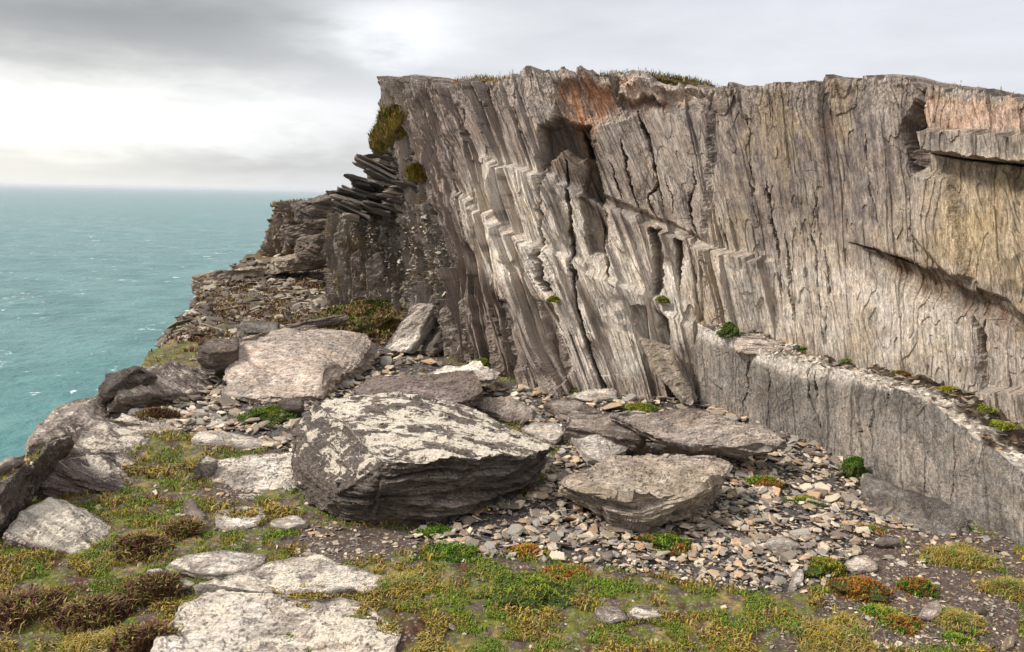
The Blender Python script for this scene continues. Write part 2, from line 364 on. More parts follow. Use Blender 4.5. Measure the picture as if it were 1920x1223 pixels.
rough = (.16 + .84 * (1 - aR) + .40 * sstep(py, 400, 460) * (1 - sstep(px, 1380, 1600))) * (.55 + .9 * sstep(fbm(Pm, .9, 3, 88), -.3, .3)); r4 = rough * sstep(fbm(Pm, 1.4, 3, 89), -.25, .2)
d = rough * (.30 * blk(q, z, .66, 2.8, 1) + .13 * blk(q, z, .27, 1.9, 2)) + r4 * (.034 * blk(q, z, .11, .9, 3) + .025 * blk(q, z, .05, .5, 4))
Q = np.stack([q, z, 0 * q], -1)
d += .017 * fbm(Q, 16, 3, 75, .6, (1, .10 , 1)) * (.40 + .6 * (1 - aR)) + .009 * fbm(Q, 50, 2, 77, .6, (1, .12, 1)) + .007 * fbm(Q, 9, 5, 78, .6, (1, .3, 1))
fl = fbm(Q, 2.0, 3, 80, .5, (1, .28, 1)); d += (.3 + .7 * aR) * .10 * (np.floor(fl * 6 + .14 * fbm(Q, 9, 3, 81, .6, (1, .3, 1))) / 6)
d += .07 * fbm(Q, .7, 2, 82)
topj = sstep(-py, -260, -150); d += topj * .06 * fbm(Q, 6, 4, 83)
lw = .65 + .9 * rnd(np.floor(cq / 2), 6, 0, 69)
d += .22 * f1 * lw + .18 * f2 * lw - .12 * sstep(px, 1090, 1130) * (1 - sstep(px, 1400, 1500)) * (1 - f2)
d -= .07 * f3 * (1 - sstep(py - y3, 20, 150))
# shaped zones
def bump_zone(poly, dep, soft=10):
    sdd = sdpoly(px + wob * 1.3, py + wob * 1.6, poly); return dep * sstep(sdd, -soft * .3, soft)
wob = 7 * fbm(Pm, 3, 5, 63, .65)
d -= bump_zone([(1008,232),(1050,222),(1112,240),(1112,300),(1085,302),(1060,282),(1040,308),(1012,318)], .50, 12)
d -= bump_zone([(1085,230),(1120,300),(1140,400),(1145,480),(1110,475),(1092,372),(1100,300)], .34, 6)
d -= bump_zone([(1040,150),(1330,170),(1320,190),(1180,205),(1130,230),(1090,240),(1040,235)], .12, 14)
d += bump_zone([(1160,168),(1195,152),(1240,155),(1240,185),(1190,195),(1155,190)], .28, 8)
d += bump_zone([(1120,235),(1200,205),(1330,200),(1330,300),(1320,450),(1200,400),(1130,370),(1115,290)], .10, 8)
d -= bump_zone([(1222,425),(1243,432),(1250,480),(1248,545),(1232,565),(1228,480)], .42, 4)
d -= bump_zone([(1268,443),(1284,450),(1286,480),(1280,545),(1272,490)], .35, 4)
d -= bump_zone([(1188,560),(1226,565),(1230,640),(1206,620),(1195,600)], .22, 6)
d -= bump_zone([(1240,575),(1262,590),(1268,690),(1250,680)], .22, 5)
d -= bump_zone([(1025,545),(1050,560),(1085,680),(1070,700),(1045,640)], .25, 5)
d -= bump_zone([(965,540),(1000,560),(1025,680),(1005,690),(985,610)], .14, 6)
d -= bump_zone([(1708,158),(1738,168),(1730,200),(1742,240),(1738,300),(1720,330),(1704,322),(1690,250),(1700,205),(1716,180)], .30, 14)
d += bump_zone([(1745,245),(1990,250),(1990,312),(1880,304),(1750,285)], .26, 6)
d += bump_zone([(1712,318),(1788,322),(1800,400),(1830,520),(1795,525),(1760,500),(1712,440)], .12, 14)
d -= .3 * bump_zone([(1600,460),(1750,515),(1880,570),(1990,660),(1850,600),(1700,560)], .30, 22)
d -= .5 * bump_zone([(1822,600),(1850,640),(1842,700),(1858,770),(1838,760),(1826,700)], .22, 8)
CR = [([(1018,270),(1028,420),(1040,520),(1062,560)], 3, .3), ([(1060,300),(1075,420),(1080,510),(1100,600),(1130,690),(1150,730)], 4, .35), ([(1085,500),(1090,560),(1110,640)], 3, .2),
      ([(1195,210),(1215,260),(1232,340),(1215,380),(1240,415)], 3, .22), ([(1218,250),(1222,300),(1232,345),(1245,400)], 2, .16), ([(1300,305),(1308,345),(1290,380),(1308,430),(1312,450)], 2.5, .2),
      ([(1290,360),(1300,420),(1310,440)], 2, .15), ([(1345,410),(1355,460),(1362,530),(1362,590),(1350,605)], 2.5, .2), ([(1432,340),(1440,420),(1450,470),(1456,560)], 3, .2), ([(1470,440),(1476,520),(1486,600)], 3, .2),
      ([(1525,370),(1518,440),(1530,520),(1535,590),(1545,630)], 3, .18), ([(1545,470),(1555,540),(1550,620)], 2.5, .16), ([(1708,310),(1704,380),(1706,440),(1716,470)], 3.5, .28), ([(1302,460),(1320,520),(1318,590)], 3.5, .32),
      ([(1330,470),(1340,540)], 2, .15), ([(1745,288),(1800,298),(1920,310),(2000,320)], 3, .3), ([(1590,455),(1640,470),(1720,500)], 3, .16), ([(1835,600),(1830,650),(1845,700),(1850,760)], 3, .22),
      ([(1790,650),(1780,690),(1785,720)], 2.5, .14), ([(905,150),(925,300),(940,420)], 2.5, .14), ([(860,170),(885,330),(900,420),(930,520)], 2.5, .16), ([(820,180),(850,340),(880,470)], 2.5, .15), ([(965,160),(985,280)], 2, .12),
      ([(1130,420),(1150,520),(1165,530)], 3, .2), ([(880,560),(920,690)], 3, .2), ([(930,520),(960,600),(985,690)], 4, .3), ([(850,560),(875,660)], 3, .22), ([(1005,450),(1030,560)], 2.5, .2),
      ([(1700,150),(1712,210),(1695,250),(1705,320)], 3, .2), ([(1390,210),(1400,330),(1410,420)], 2, .1), ([(1620,250),(1630,350),(1650,430)], 2, .08), ([(1250,330),(1262,400)], 1.5, .09), ([(1160,260),(1180,340),(1200,390)], 2.5, .13), ([(1140,300),(1165,370)], 2.5, .14)]
d += (1 - sstep(px, 770, 900)) * (.16 * fbm(Pm, 2.2, 4, 86, .6) + .16 * blk(q, z, .35, .8, 87)); d -= cracks(px, py, CR, Pm)
fade = sstep(Pm[..., 2], -.4, .3)
Pd = Pm + N * d[..., None]
ne = fbm(Pm, 3, 4, 90); tt = np.linspace(0, 1, nv)[None]
Pd[..., 2] += sstep(tt, .8, 1) * (.10 * fbm(Q, 3.0, 5, 91, .65, (1, 0, 0)) + (.05 + .09 * (1 - aR)) * (rnd(np.floor(q * 6), 5, 0, 3) - .5) + .05 * (rnd(np.floor(q * 17), 5, 0, 3) - .5))
# colour of the stone
c = np.broadcast_to(KEY['grey'], Pm.shape).copy(); nn = fbm(Q, 1.3, 4, 95, .55, (1, .5, 1)); st1 = fbm(Q, 10, 3, 96, .6, (1, .12, 1)); st2 = fbm(Q, 34, 2, 97, .6, (1, .1, 1))
c = paint(c, 'warm', aR * .7 * sstep(nn, -.3, .3)); c = paint(c, 'purple', sstep(px, 770, 800) * (1 - sstep(px, 880, 1010)) * (.55 + st1) * sstep(py, 150, 170))
c = paint(c, 'mauve', sstep(sdpoly(px + 60 * nn, py + 60 * nn, [(1190,215),(1330,160),(1700,140),(1730,330),(1660,430),(1560,450),(1480,420),(1400,460),(1330,330)]), -20, 40) * (.62 + 1.5 * st1 + .6 * nn + .6 * fbm(Q, 5, 4, 101)))
c = paint(c, 'pale', sstep(sdpoly(px + 40 * nn, py + 40 * nn, [(860,380),(900,290),(1040,330),(1090,370),(1140,430),(1300,500),(1320,620),(1200,700),(1100,700),(1040,620),(1000,540),(880,500)]), -15, 25) * .85)
c = paint(c, 'pale', .55 * sstep(sdpoly(px + 60 * nn, py + 60 * nn, [(1150,440),(1560,480),(1800,580),(1820,740),(1500,660),(1150,560)]), -20, 40) * (1 - .6 * sstep(st1, .1, .3)))
c = paint(c, 'tan', sstep(sdpoly(px + 80 * nn, py + 60 * nn, [(1760,300),(2000,310),(2000,560),(1850,540),(1790,500)]), -20, 50) * (.6 + nn * .6))
c = paint(c, 'tan', .35 * sstep(nn, .12, .35) * aR); c = paint(c, 'ochre', sstep(sdpoly(px + 50 * nn, py + 30 * nn, [(1040,150),(1330,165),(1280,190),(1150,210),(1130,240),(1085,300),(1060,240),(1040,200)]), -8, 14) * (.62 + 1.2 * st1 + .8 * nn))
c = paint(c, 'pink', .8 * sstep(sdpoly(px + 30 * nn, py + 20 * nn, [(1735,190),(1990,195),(1990,245),(1745,242)]), -6, 10)); c = paint(c, 'ochre', .45 * sstep(sdpoly(px + 30 * nn, py + 20 * nn, [(1715,175),(1800,185),(1990,195),(1990,245),(1745,242),(1735,300),(1715,300)]), -6, 10))
c = paint(c, 'pink', .7 * sstep(sdpoly(px, py, [(1160,165),(1200,150),(1330,165),(1330,185),(1240,190),(1160,198)]), -4, 8)); c = paint(c, 'cgrey', .6 * sstep(sdpoly(px, py, [(1745,248),(1990,252),(1990,300),(1750,285)]), -4, 8))
c = paint(c, 'brown', .75 * sstep(sdpoly(px + 40 * nn, py + 30 * nn, [(1590,450),(1760,500),(1920,570),(1990,650),(1990,700),(1850,600),(1730,560),(1640,500)]), -12, 18) * (.8 + 1.4 * st1))
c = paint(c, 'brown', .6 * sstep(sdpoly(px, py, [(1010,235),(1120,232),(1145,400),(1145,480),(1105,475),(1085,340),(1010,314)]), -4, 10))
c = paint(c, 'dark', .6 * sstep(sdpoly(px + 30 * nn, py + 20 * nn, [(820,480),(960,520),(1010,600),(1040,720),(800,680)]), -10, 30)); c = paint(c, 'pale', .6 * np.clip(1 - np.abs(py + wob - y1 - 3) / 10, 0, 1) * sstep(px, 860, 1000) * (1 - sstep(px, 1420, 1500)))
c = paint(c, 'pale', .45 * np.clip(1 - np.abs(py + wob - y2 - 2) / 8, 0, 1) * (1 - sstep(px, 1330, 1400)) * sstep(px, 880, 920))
stn = sstep(fbm(Q, 6, 4, 98, .6, (1, .07, 1)), .08, .34) * sstep(fbm(Q, 1.1, 2, 99, .5, (1, .5, 1)), -.2, .25) * (.35 + .65 * sstep(-py, -480, -250)); c = lerp(c, c * np.array([.50, .47, .47]), np.clip(stn * (.45 + .5 * aR), 0, 1))
c *= (1.12 + .42 * st1 + .22 * st2)[..., None]; c *= (1 - .45 * sstep(blk(q, z, .33, .8, 44, .6), .36, .4) * sstep(fbm(Q, 5, 2, 45), -.1, .2))[..., None]
# cap running back from the edge
ncap = 14; off = np.linspace(0, 1, ncap + 1)[1:] ** 1.5 * 7; cap = Pd[:, -1:, :] - N[:, -1:, :] * off[None, :, None]; cap[..., 2] += .02 - .03 * off + .10 * np.minimum(off, 1) * fbm(cap, 2, 3, 99)
Pall = np.concatenate([Pd, cap], 1); call = np.concatenate([c, np.broadcast_to(KEY['grey'], cap.shape)], 1)
st = np.stack([q, d * 2, z * (1 + 1.0 * aR)], -1); st = np.concatenate([st, cap], 1); nvv = nv + ncap
lich = np.concatenate([-.35 + .12 * sstep(nn, .1, .5), np.full((nu, ncap), -.2)], 1)
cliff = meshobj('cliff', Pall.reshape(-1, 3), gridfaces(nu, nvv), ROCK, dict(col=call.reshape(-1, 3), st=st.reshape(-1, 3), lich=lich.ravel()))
tag(cliff, 'tall grey and ochre cliff of upright layered slate', 'cliff', kind='structure')
CLIFF_P, CLIFF_PX = Pd[::6, ::6].copy(), (proj(Pd[::6, ::6]))
def on_cliff(a, b):
    i = np.argmin((CLIFF_PX[0] - a) ** 2 + (CLIFF_PX[1] - b) ** 2); return CLIFF_P.reshape(-1, 3)[i]

# lower upright slab wall with its ledge
CL = [((1306,775,None,12.2), (1300,600,None,12.4)), ((1312,775,None,11.3), (1308,610,None,11.55)), ((1400,808,None,10.55), (1400,645,None,10.8)), ((1450,825,None,10.1), (1440,664,None,10.35)), ((1530,862,None,9.5), (1530,690,None,9.75)), ((1608,912,None,8.75), (1614,702,None,9.1)),
      ((1620,925,None,8.6), (1620,704,None,9.0)), ((1700,985,None,7.95), (1700,735,None,8.3)), ((1780,1010,None,7.45), (1762,758,None,7.9)), ((1850,1020,None,7.1), (1840,822,None,7.4)), ((1925,1035,None,6.75), (1925,884,None,7.0)), ((2400,1250,None,5.0), (2400,1120,None,5.3))]
nu, nv = 1050, 330
Pm, N, s_ = patch(CL, nu, nv, 6); px, py = proj(Pm); z = Pm[..., 2]; q = s_ + .05 * z + .03 * fbm(Pm, 1, 3, 171); Q = np.stack([q, z, 0 * q], -1); tz = sstep(np.linspace(0, 1, nv)[None], .8, 1)
d = .05 * blk(q, z, .8, 5, 11) + .028 * blk(q, z, .33, 1.3, 12) + .010 * blk(q, z, .13, .5, 13) + .009 * fbm(Q, 14, 3, 175, .55, (1, .4, 1)) + .004 * fbm(Q, 50, 2, 177)
fl = fbm(Q, 2.4, 4, 180); d += .035 * np.floor(fl * 5) / 5 + .05 * fbm(Q, .8, 2, 181)
wob = 5 * fbm(Pm, 3, 3, 170)
d -= cracks(px, py, [([(1512,694),(1516,735),(1530,790)], 2.2, .10), ([(1530,694),(1534,760),(1540,830),(1546,860)], 3.4, .26), ([(1395,655),(1400,720),(1392,800)], 1.8, .08), ([(1745,760),(1752,860),(1748,960)], 2, .10), ([(1655,730),(1650,800),(1662,900)], 1.6, .07), ([(1800,810),(1806,900),(1800,1000)], 1.8, .09), ([(1620,705),(1624,800),(1640,900)], 2.6, .15), ([(1610,700),(1612,760)], 2.5, .1), ([(1680,735),(1678,760)], 3, .12), ([(1440,690),(1445,750),(1436,800)], 2, .07), ([(1855,820),(1850,870)], 2, .07),
                       ([(1330,715),(1352,730),(1365,770)], 2, .08)], Pm)
d += bump_zone([(1612,800),(1640,900),(1640,1060),(1605,1060),(1598,900)], .0) + .12 * sstep(px, 1612, 1622)
d -= tz * (.05 + .10 * np.maximum(fbm(Pm, 3.5, 4, 183, .6), 0) + .04 * (np.floor(fbm(Pm, 2, 3, 184) * 6) / 6)); Pd = Pm + N * d[..., None]; Pd[..., 2] += tz * (.10 * np.floor(fbm(np.stack([q, 0 * q, 0 * q], -1), 1.6, 4, 185, .6) * 5) / 5 + .03 * fbm(Pm, 8, 3, 186)); c = np.broadcast_to(KEY['cgrey'], Pm.shape).copy(); nn = fbm(Q, 1.5, 4, 195); st1 = fbm(Q, 9, 3, 196, .6, (1, .3, 1))
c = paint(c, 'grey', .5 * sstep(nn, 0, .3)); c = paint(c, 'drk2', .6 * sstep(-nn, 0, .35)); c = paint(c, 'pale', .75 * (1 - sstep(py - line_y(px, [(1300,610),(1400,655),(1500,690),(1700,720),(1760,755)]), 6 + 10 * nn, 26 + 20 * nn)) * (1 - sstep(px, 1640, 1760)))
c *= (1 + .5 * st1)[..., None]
w = np.interp(px[:, -1], [1300, 1400, 1500, 1700, 1925, 2400], [.3, .6, .7, 1.0, 1.5, 1.7]); ncap = 60; f = np.linspace(0, 1, ncap + 1)[1:]
cap = Pd[:, -1:, :] - N[:, -1:, :] * (f[None, :] * w[:, None] * 1.25)[..., None]
cap[..., 2] += f[None] * .16 * np.interp(px[:, -1], [1300, 1500, 1700, 1900], [.2, -.3, -.9, -2.0])[:, None] + .09 * fbm(cap, 4, 5, 199, .6) * np.minimum(f * 8, 1)[None] + .07 * np.minimum(f * 8, 1)[None] * np.floor(fbm(cap, 2.2, 3, 200) * 6) / 6
Pd[:, -1, 2] += .02 * fbm(Pd[:, -1], 6, 3, 201)
cc = np.broadcast_to(KEY['pale'], cap.shape).copy(); so2 = sstep(f[None] + .35 * fbm(cap, 3, 3, 202) + np.interp(px[:, -1], [1350, 1500, 1700, 1900], [-.2, .12, .25, .42])[:, None], .5, .62); cc = lerp(cc, np.broadcast_to(srgb(84, 72, 58), cc.shape), so2)
Pall = np.concatenate([Pd, cap], 1); call = np.concatenate([c, cc], 1); st = np.concatenate([np.stack([q, d * 2, z * 4.5], -1), cap[..., [1, 2, 0]]], 1); LEDGE = cap.copy(); LEDGE_PX = proj(LEDGE)
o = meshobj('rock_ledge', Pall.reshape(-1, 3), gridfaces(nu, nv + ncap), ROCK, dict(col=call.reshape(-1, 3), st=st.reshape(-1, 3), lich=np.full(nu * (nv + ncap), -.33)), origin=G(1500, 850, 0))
tag(o, 'long smooth grey upright slab wall with a pale ledge at the cliff foot', 'rock wall')
def on_ledge(a, b):
    i = np.argmin((LEDGE_PX[0] - a) ** 2 + (LEDGE_PX[1] - b) ** 2); return LEDGE.reshape(-1, 3)[i]

# left shaded flank and far headland
def flank(name, cols, nu, nv, ks, base, seed, amp, label, cat, speck, tiltk, capd=5):
    Pm, N, s_ = patch(cols, nu, nv, 6); px, py = proj(Pm); z = Pm[..., 2]; q = s_ + tiltk * z + .1 * fbm(Pm, .9, 3, seed); Q = np.stack([q, z, 0 * q], -1); t = np.linspace(0, 1, nv)[None]
    d = amp * (.30 * blk(q, z, .5, 2, seed + 1) + .18 * blk(q, z, .24, 1, seed + 2) + .10 * blk(q, z, .12, .5, seed + 3) + .12 * fbm(Q, 4, 4, seed + 4, .6, (1, .4, 1)) + .25 * fbm(Pm, 1.0, 3, seed + 5))
    d += ks * .12 * fbm(Pm, 7, 3, seed + 6); Pd = Pm + N * d[..., None]; Pd[..., 2] += sstep(t, .8, 1) * .2 * fbm(Q, 3, 4, seed + 7, .6, (1, 0, 0))
    nn = fbm(Pm, 1.2, 4, seed + 8); c = np.broadcast_to(KEY[base], Pm.shape).copy(); c = paint(c, 'brown', .45 * sstep(nn, 0, .3)); c = paint(c, 'grey', .5 * sstep(-nn, 0, .3)); c = lerp(c, np.broadcast_to(srgb(112, 92, 48), c.shape), speck * sstep(fbm(Pm, 2.5, 3, seed + 9), .05, .3)); c *= (1.22 + .6 * fbm(Q, 9, 3, seed + 10, .6, (1, .2, 1)))[..., None]
    ncap = 10; off = np.linspace(0, 1, ncap + 1)[1:] * capd; cap = Pd[:, -1:] - N[:, -1:] * off[None, :, None]; cap[..., 2] -= .08 * off
    Pa = np.concatenate([Pd, cap], 1); ca = np.concatenate([c, np.broadcast_to(srgb(96, 88, 50), cap.shape)], 1); st = np.concatenate([np.stack([q, d * 2, z], -1), cap], 1)
    lich = np.full(Pa.shape[:2], -.22); lich[:, :nv] += .16 * speck * sstep(fbm(Pm, 1.5, 2, seed + 11), -.2, .3)
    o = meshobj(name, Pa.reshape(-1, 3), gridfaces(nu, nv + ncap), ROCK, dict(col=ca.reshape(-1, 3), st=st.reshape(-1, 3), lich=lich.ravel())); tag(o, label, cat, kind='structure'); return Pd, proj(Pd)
CD = [((640,600,None,22), (640,400,None,22.5)), ((632,640,None,18.6), (630,402,None,18.4)), ((690,650,None,17.6), (690,385,None,17.4)), ((745,650,None,16.6), (745,340,None,16.6)), ((800,690,None,15.2), (800,330,None,16.0)), ((860,705,None,14.3), (850,440,None,15.3)), ((915,700,None,13.75), (905,530,None,14.15)), ((960,706,None,13.5), (950,560,None,13.9))]
FL, FLPX = flank('cliff', CD, 620, 420, 1.0, 'cgrey', 300, 1.2, 'dark shattered flank of the cliff above the ledge', 'cliff', .5, .25)
CH = [((500,640,None,36), (545,386,None,36)), ((490,610,None,27.2), (523,384,None,28)), ((560,620,None,26.0), (560,380,None,27.4)), ((650,620,None,25.4), (660,386,None,27.0)), ((760,620,None,25), (760,390,None,26.5))]
HD, HDPX = flank('headland', CH, 420, 400, 1.4, 'dark', 340, 1.5, 'far rocky headland block with turf on top', 'headland', 1.0, .2, 9)

# ---------------------------------------------------------------- rocks
def remesh(hulls, vox):
    bm = bmesh.new()
    for pts in hulls:
        vs = [bm.verts.new(p) for p in pts]
        r = bmesh.ops.convex_hull(bm, input=vs, use_existing_faces=False)
        dead = [g for g in r['geom_interior'] if isinstance(g, bmesh.types.BMVert) and g.is_valid]
        if dead: bmesh.ops.delete(bm, geom=list(set(dead)), context='VERTS')
    bmesh.ops.recalc_face_normals(bm, faces=bm.faces)
    me = bpy.data.meshes.new('tmp'); bm.to_mesh(me); bm.free(); o = bpy.data.objects.new('tmp', me); S.collection.objects.link(o)
    m = o.modifiers.new('r', 'REMESH'); m.mode = 'VOXEL'; m.voxel_size = vox
    dg = bpy.context.evaluated_depsgraph_get(); e = o.evaluated_get(dg); em = e.to_mesh()
    V = np.empty(len(em.vertices) * 3); em.vertices.foreach_get('co', V); Nn = np.empty(len(em.vertices) * 3); em.vertices.foreach_get('normal', Nn)
    em.calc_loop_triangles(); T = np.empty(len(em.loop_triangles) * 3, np.int32); em.loop_triangles.foreach_get('vertices', T)
    V, Nn, T = V.reshape(-1, 3), Nn.reshape(-1, 3), T.reshape(-1, 3)
    e.to_mesh_clear(); bpy.data.objects.remove(o); bpy.data.meshes.remove(me); return V, Nn, T
RSEED = [500]
def rock(name, hulls, label, bn=(0, 0, 1), col='grey', col2='purple', lich=-.3, lichup=.15, vox=None, amp=1., lay=.05, cat='rock', group=None, parent=None, flutter=1., clip=12, plain=None):
    RSEED[0] += 13; sd = RSEED[0]; hulls = [np.array(h, float) for h in hulls]; allp = np.concatenate(hulls)
    ext = allp.max(0) - allp.min(0); cen = allp.mean(0); dist = np.linalg.norm(cen - CAM)
    if vox is None: vox = max(dist / 1507 * 2.2, ext.max() / 190, .007)
    V, Nn, T = remesh(hulls, vox); bn = np.array(bn, float); bn /= np.linalg.norm(bn); rp = np.random.default_rng(sd)
    for _ in range(clip):
        pnm = rp.normal(size=3); pnm -= (pnm @ bn) * bn * .75; pnm /= np.linalg.norm(pnm); pr_ = (V - cen) @ pnm; lim = pr_.max() * (.91 + .08 * rp.random()); over = np.maximum(pr_ - lim, 0); V = V - pnm * (over * .92)[:, None]; mk = over > 0; Nn[mk] = Nn[mk] * .2 + pnm * .8
    Nn /= np.linalg.norm(Nn, axis=1)[:, None]; sz = float(np.sort(ext)[1])
    a = amp * min(sz, 1.2)
    h = V @ bn + .05 * sz * fbm(V, 1.2 / sz, 2, sd); nb = Nn @ bn; Nl = Nn - nb[:, None] * bn; side = np.linalg.norm(Nl, axis=1)
    lat = V - (V @ bn)[:, None] * bn; off = 0
    for kk, (th, am, fr) in enumerate(((lay * 2.6, .085, 1.4), (lay, .05, 3.), (lay * .4, .022, 7.))):
        L = np.floor(h / th + rnd(0, 0, 0, sd + kk)); off = off + am * (fbm(np.stack([lat[:, 0] * fr + L * 7.31, lat[:, 1] * fr + L * 3.7, lat[:, 2] * fr - L * 5.1], 1), 1, 2, sd + kk) + .45 * (rnd(L, 1, 0, sd + kk) - .6))
    pl = sstep(Nn @ np.array(plain), .45, .75) if plain is not None else np.zeros(len(V))
    V2 = V + Nl * (off * a * flutter * (1 - .85 * pl))[:, None] + Nn * (pl * .035 * fbm(V, 5, 5, sd + 50, .7))[:, None]
    ru = np.cross(bn, [.3, 1, .1]); ru /= np.linalg.norm(ru); l2 = lat - (lat @ ru)[:, None] * ru * .6 + .03 * fbm(V, 9, 3, sd + 21)[:, None]; fl = fbm(l2, 2.2 / max(sz, .3), 5, sd + 20, .62); V2 += bn * (np.sign(nb) * np.abs(nb) ** 2 * a * (.10 * np.floor(fl * 9 + .5 * fbm(V, 12, 3, sd + 22)) / 9 + .03 * fl))[:, None]
    V2 += Nn * (a * .05 * (1 - .65 * np.abs(nb)) * fbm(V, 2.5 / max(sz, .3), 3, sd + 24) + .009 * a ** .5 * fbm(V, 16, 4, sd + 25, .65))[:, None]
    m = fbm(V, 1.6 / max(sz, .3), 4, sd + 30); c = lerp(np.broadcast_to(KEY[col], V.shape), np.broadcast_to(KEY[col2], V.shape), sstep(m, -.25, .3) * .8)
    c = c * (1 + .35 * fbm(np.stack([lat[:, 0], lat[:, 1], h * 9], 1), 3, 3, sd + 31))[:, None]
    b1 = np.cross(bn, [0, 1, .1]); b1 /= np.linalg.norm(b1); b2 = np.cross(bn, b1)
    # third axis is the stretched one: run it along the bedding trace
    st = np.stack([V @ bn * (1 + 1.2 * side), V @ b2 * .8, V @ b1], 1) + rnd(1, 2, 3, sd) * 9
    li = lich + lichup * np.clip(Nn[:, 2], -.3, 1); base = np.array([cen[0], cen[1], allp[:, 2].min()])
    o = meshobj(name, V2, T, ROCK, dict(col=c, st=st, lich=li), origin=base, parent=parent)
    if not parent: tag(o, label, cat, group)
    return o
def slab(top, thick, shrink=.88, lean=(0, 0)):
    """hull from a top outline of (px, py, z) points and a thickness"""
    T = np.array([P3(p) for p in top]); cen = T.mean(0); u, s, vh = np.linalg.svd(T - cen); n = vh[2] * np.sign(vh[2][2] if abs(vh[2][2]) > .05 else -vh[2][1]); B = cen + (T - cen) * shrink - n * thick + np.array([lean[0], lean[1], 0]); return np.concatenate([T, B]), n
def srock(name, top, thick, label, shrink=.88, lean=(0, 0), **k):
    h, n = slab(top, thick, shrink, lean); k.setdefault('bn', n); return rock(name, [h], label, **k)
# big lichen boulder
b_top = [(592,748,.80),(680,738,.80),(790,736,.80),(900,768,.66),(1042,838,.46),(1005,856,.50),(860,872,.58),(725,876,.62)]
h1 = [P3(p) for p in b_top] + [P3(p) for p in [(1030,872,.25),(975,930,.05),(830,978,0),(700,985,0),(620,960,.02),(640,800,-.1),(900,800,-.1)]]
h2 = [P3(p) for p in [(592,748,.80),(640,750,.76),(722,872,.63),(690,900,.5),(548,800,.55),(535,850,.36),(548,905,.14),(600,960,0),(690,984,-.02),(640,920,.35),(700,950,.15)]]
h3 = [P3(p) for p in [(630,900,.42),(680,905,.42),(698,945,.2),(690,982,0),(640,975,0),(610,940,.15)]]
rock('boulder', [h1, h2, h3], 'huge wedge shaped boulder with cream lichen on its flat top and a dark layered front', bn=(.06, .0, 1), col='dark', col2='drk2', lich=-.15, lichup=.175, lay=.05, cat='boulder', vox=.0105, flutter=1.9, clip=7, plain=(-.86, -.4, .3))
srock('rock_slab', [(648,738,.42),(700,704,.42),(800,700,.45),(890,708,.50),(910,722,.45),(905,735,.42),(850,762,.38),(740,752,.38)], .24, 'dark purple flat slab lying just behind the largest boulder', col='purple', col2='dark', lay=.035, cat='rock slab')
srock('rock_slab', [(770,712,.22),(830,690,.25),(900,680,.32),(918,694,.34),(938,697,.34),(925,716,.28),(840,722,.2)], .09, 'thin pale slab with jagged end leaning on scree beyond the dark purple slab', col='pale', col2='grey', cat='rock slab', lay=.03)
srock('rock_slab', [(448,632,.62),(480,622,.66),(560,614,.66),(690,622,.48),(702,655,.30),(618,664,.42),(608,705,.30),(600,740,.14),(500,748,.10),(414,742,.08)], .34, 'broad pinkish sloping slab in the middle distance left of the scree', col='pink', col2='grey', lich=-.3, lichup=.1, lay=.03, cat='rock slab', shrink=.99, clip=0, flutter=1.3)
rock('rock_slab', [[P3(p) for p in [(776,569,None,14.9),(820,569,None,14.8),(768,664,None,14.5),(716,656,None,14.6),(790,572,None,15.15),(832,580,None,15.05),(784,660,None,14.8),(735,650,None,14.9)]]], 'pale oblong slab propped at an angle against the foot of the cliff', bn=(-.35, -.75, .55), col='pale', col2='grey', flutter=.6, lay=.04, cat='rock slab')
rock('rock_slab', [[P3(p) for p in [(785,664,.0),(815,640,.3),(835,655,.15),(810,672,0),(835,610,None,14.9),(828,600,None,15.2)]]], 'dark block wedged behind the propped pale slab', col='dark', col2='drk2', cat='rock')
srock('rock', [(370,650,.62),(395,634,.66),(448,632,.66),(450,655,.58),(400,664,.56),(368,662,.55)], .30, 'squat dark block overhanging the grassy slope beside the broad pinkish slab', col='dark', col2='drk2', lay=.07)
srock('rock', [(438,612,.55),(445,602,.6),(500,600,.62),(525,606,.6),(518,622,.5),(460,626,.45)], .25, 'rounded dark grey block at the back edge of the broad pinkish slab', col='drk2', col2='cgrey', lay=.07)
for i, (a, b, c_, d_, e_) in enumerate([(520, 616, 640, 590, .05), (560, 606, 660, 588, .06), (530, 622, 600, 608, .04)]):
    srock('rock_slab', [(a, b, .5), (a + 30, b - 9, .55), (c_, d_, .7), (c_ - 5, d_ + 8, .62), (a + 40, b + 2, .45)], .1, ['thin dark slab sloping up to the mossy mound, longest of three', 'thin dark slab sloping up to the mossy mound, highest of three', 'thin dark slab sloping up to the mossy mound, lowest of three'][i], col='dark', col2='purple', lay=.03, cat='rock slab', group='thin slabs below the mound')
srock('rock_slab', [(365,690,.15),(400,680,.2),(448,672,.2),(440,690,.12),(400,704,.1)], .1, 'small pale slab under the squat dark block', col='grey', cat='rock slab')
srock('rock_slab', [(225,712,.46),(262,688,.50),(330,678,.36),(372,690,.18),(412,712,.0),(395,738,-.04),(320,762,-.05),(262,768,.0),(218,748,.32)], .4, 'grey slab with white lichen spots tipping over the cliff edge', col='grey', col2='purple', lich=-.16, lichup=.14, cat='rock slab', shrink=1.0, clip=2)
rock('rock', [[P3(p) for p in [(188,745,.35),(215,705,.5),(262,690,.6),(290,702,.45),(262,725,.3),(240,760,.1),(212,785,-.05),(190,768,.05),(235,700,.0),(270,740,-.1)]]], 'black layered rock rim at the left end of the white spotted slab', bn=(.5, -.1, .8), col='drk2', col2='dark', lay=.045, lich=-.3, lichup=.1)
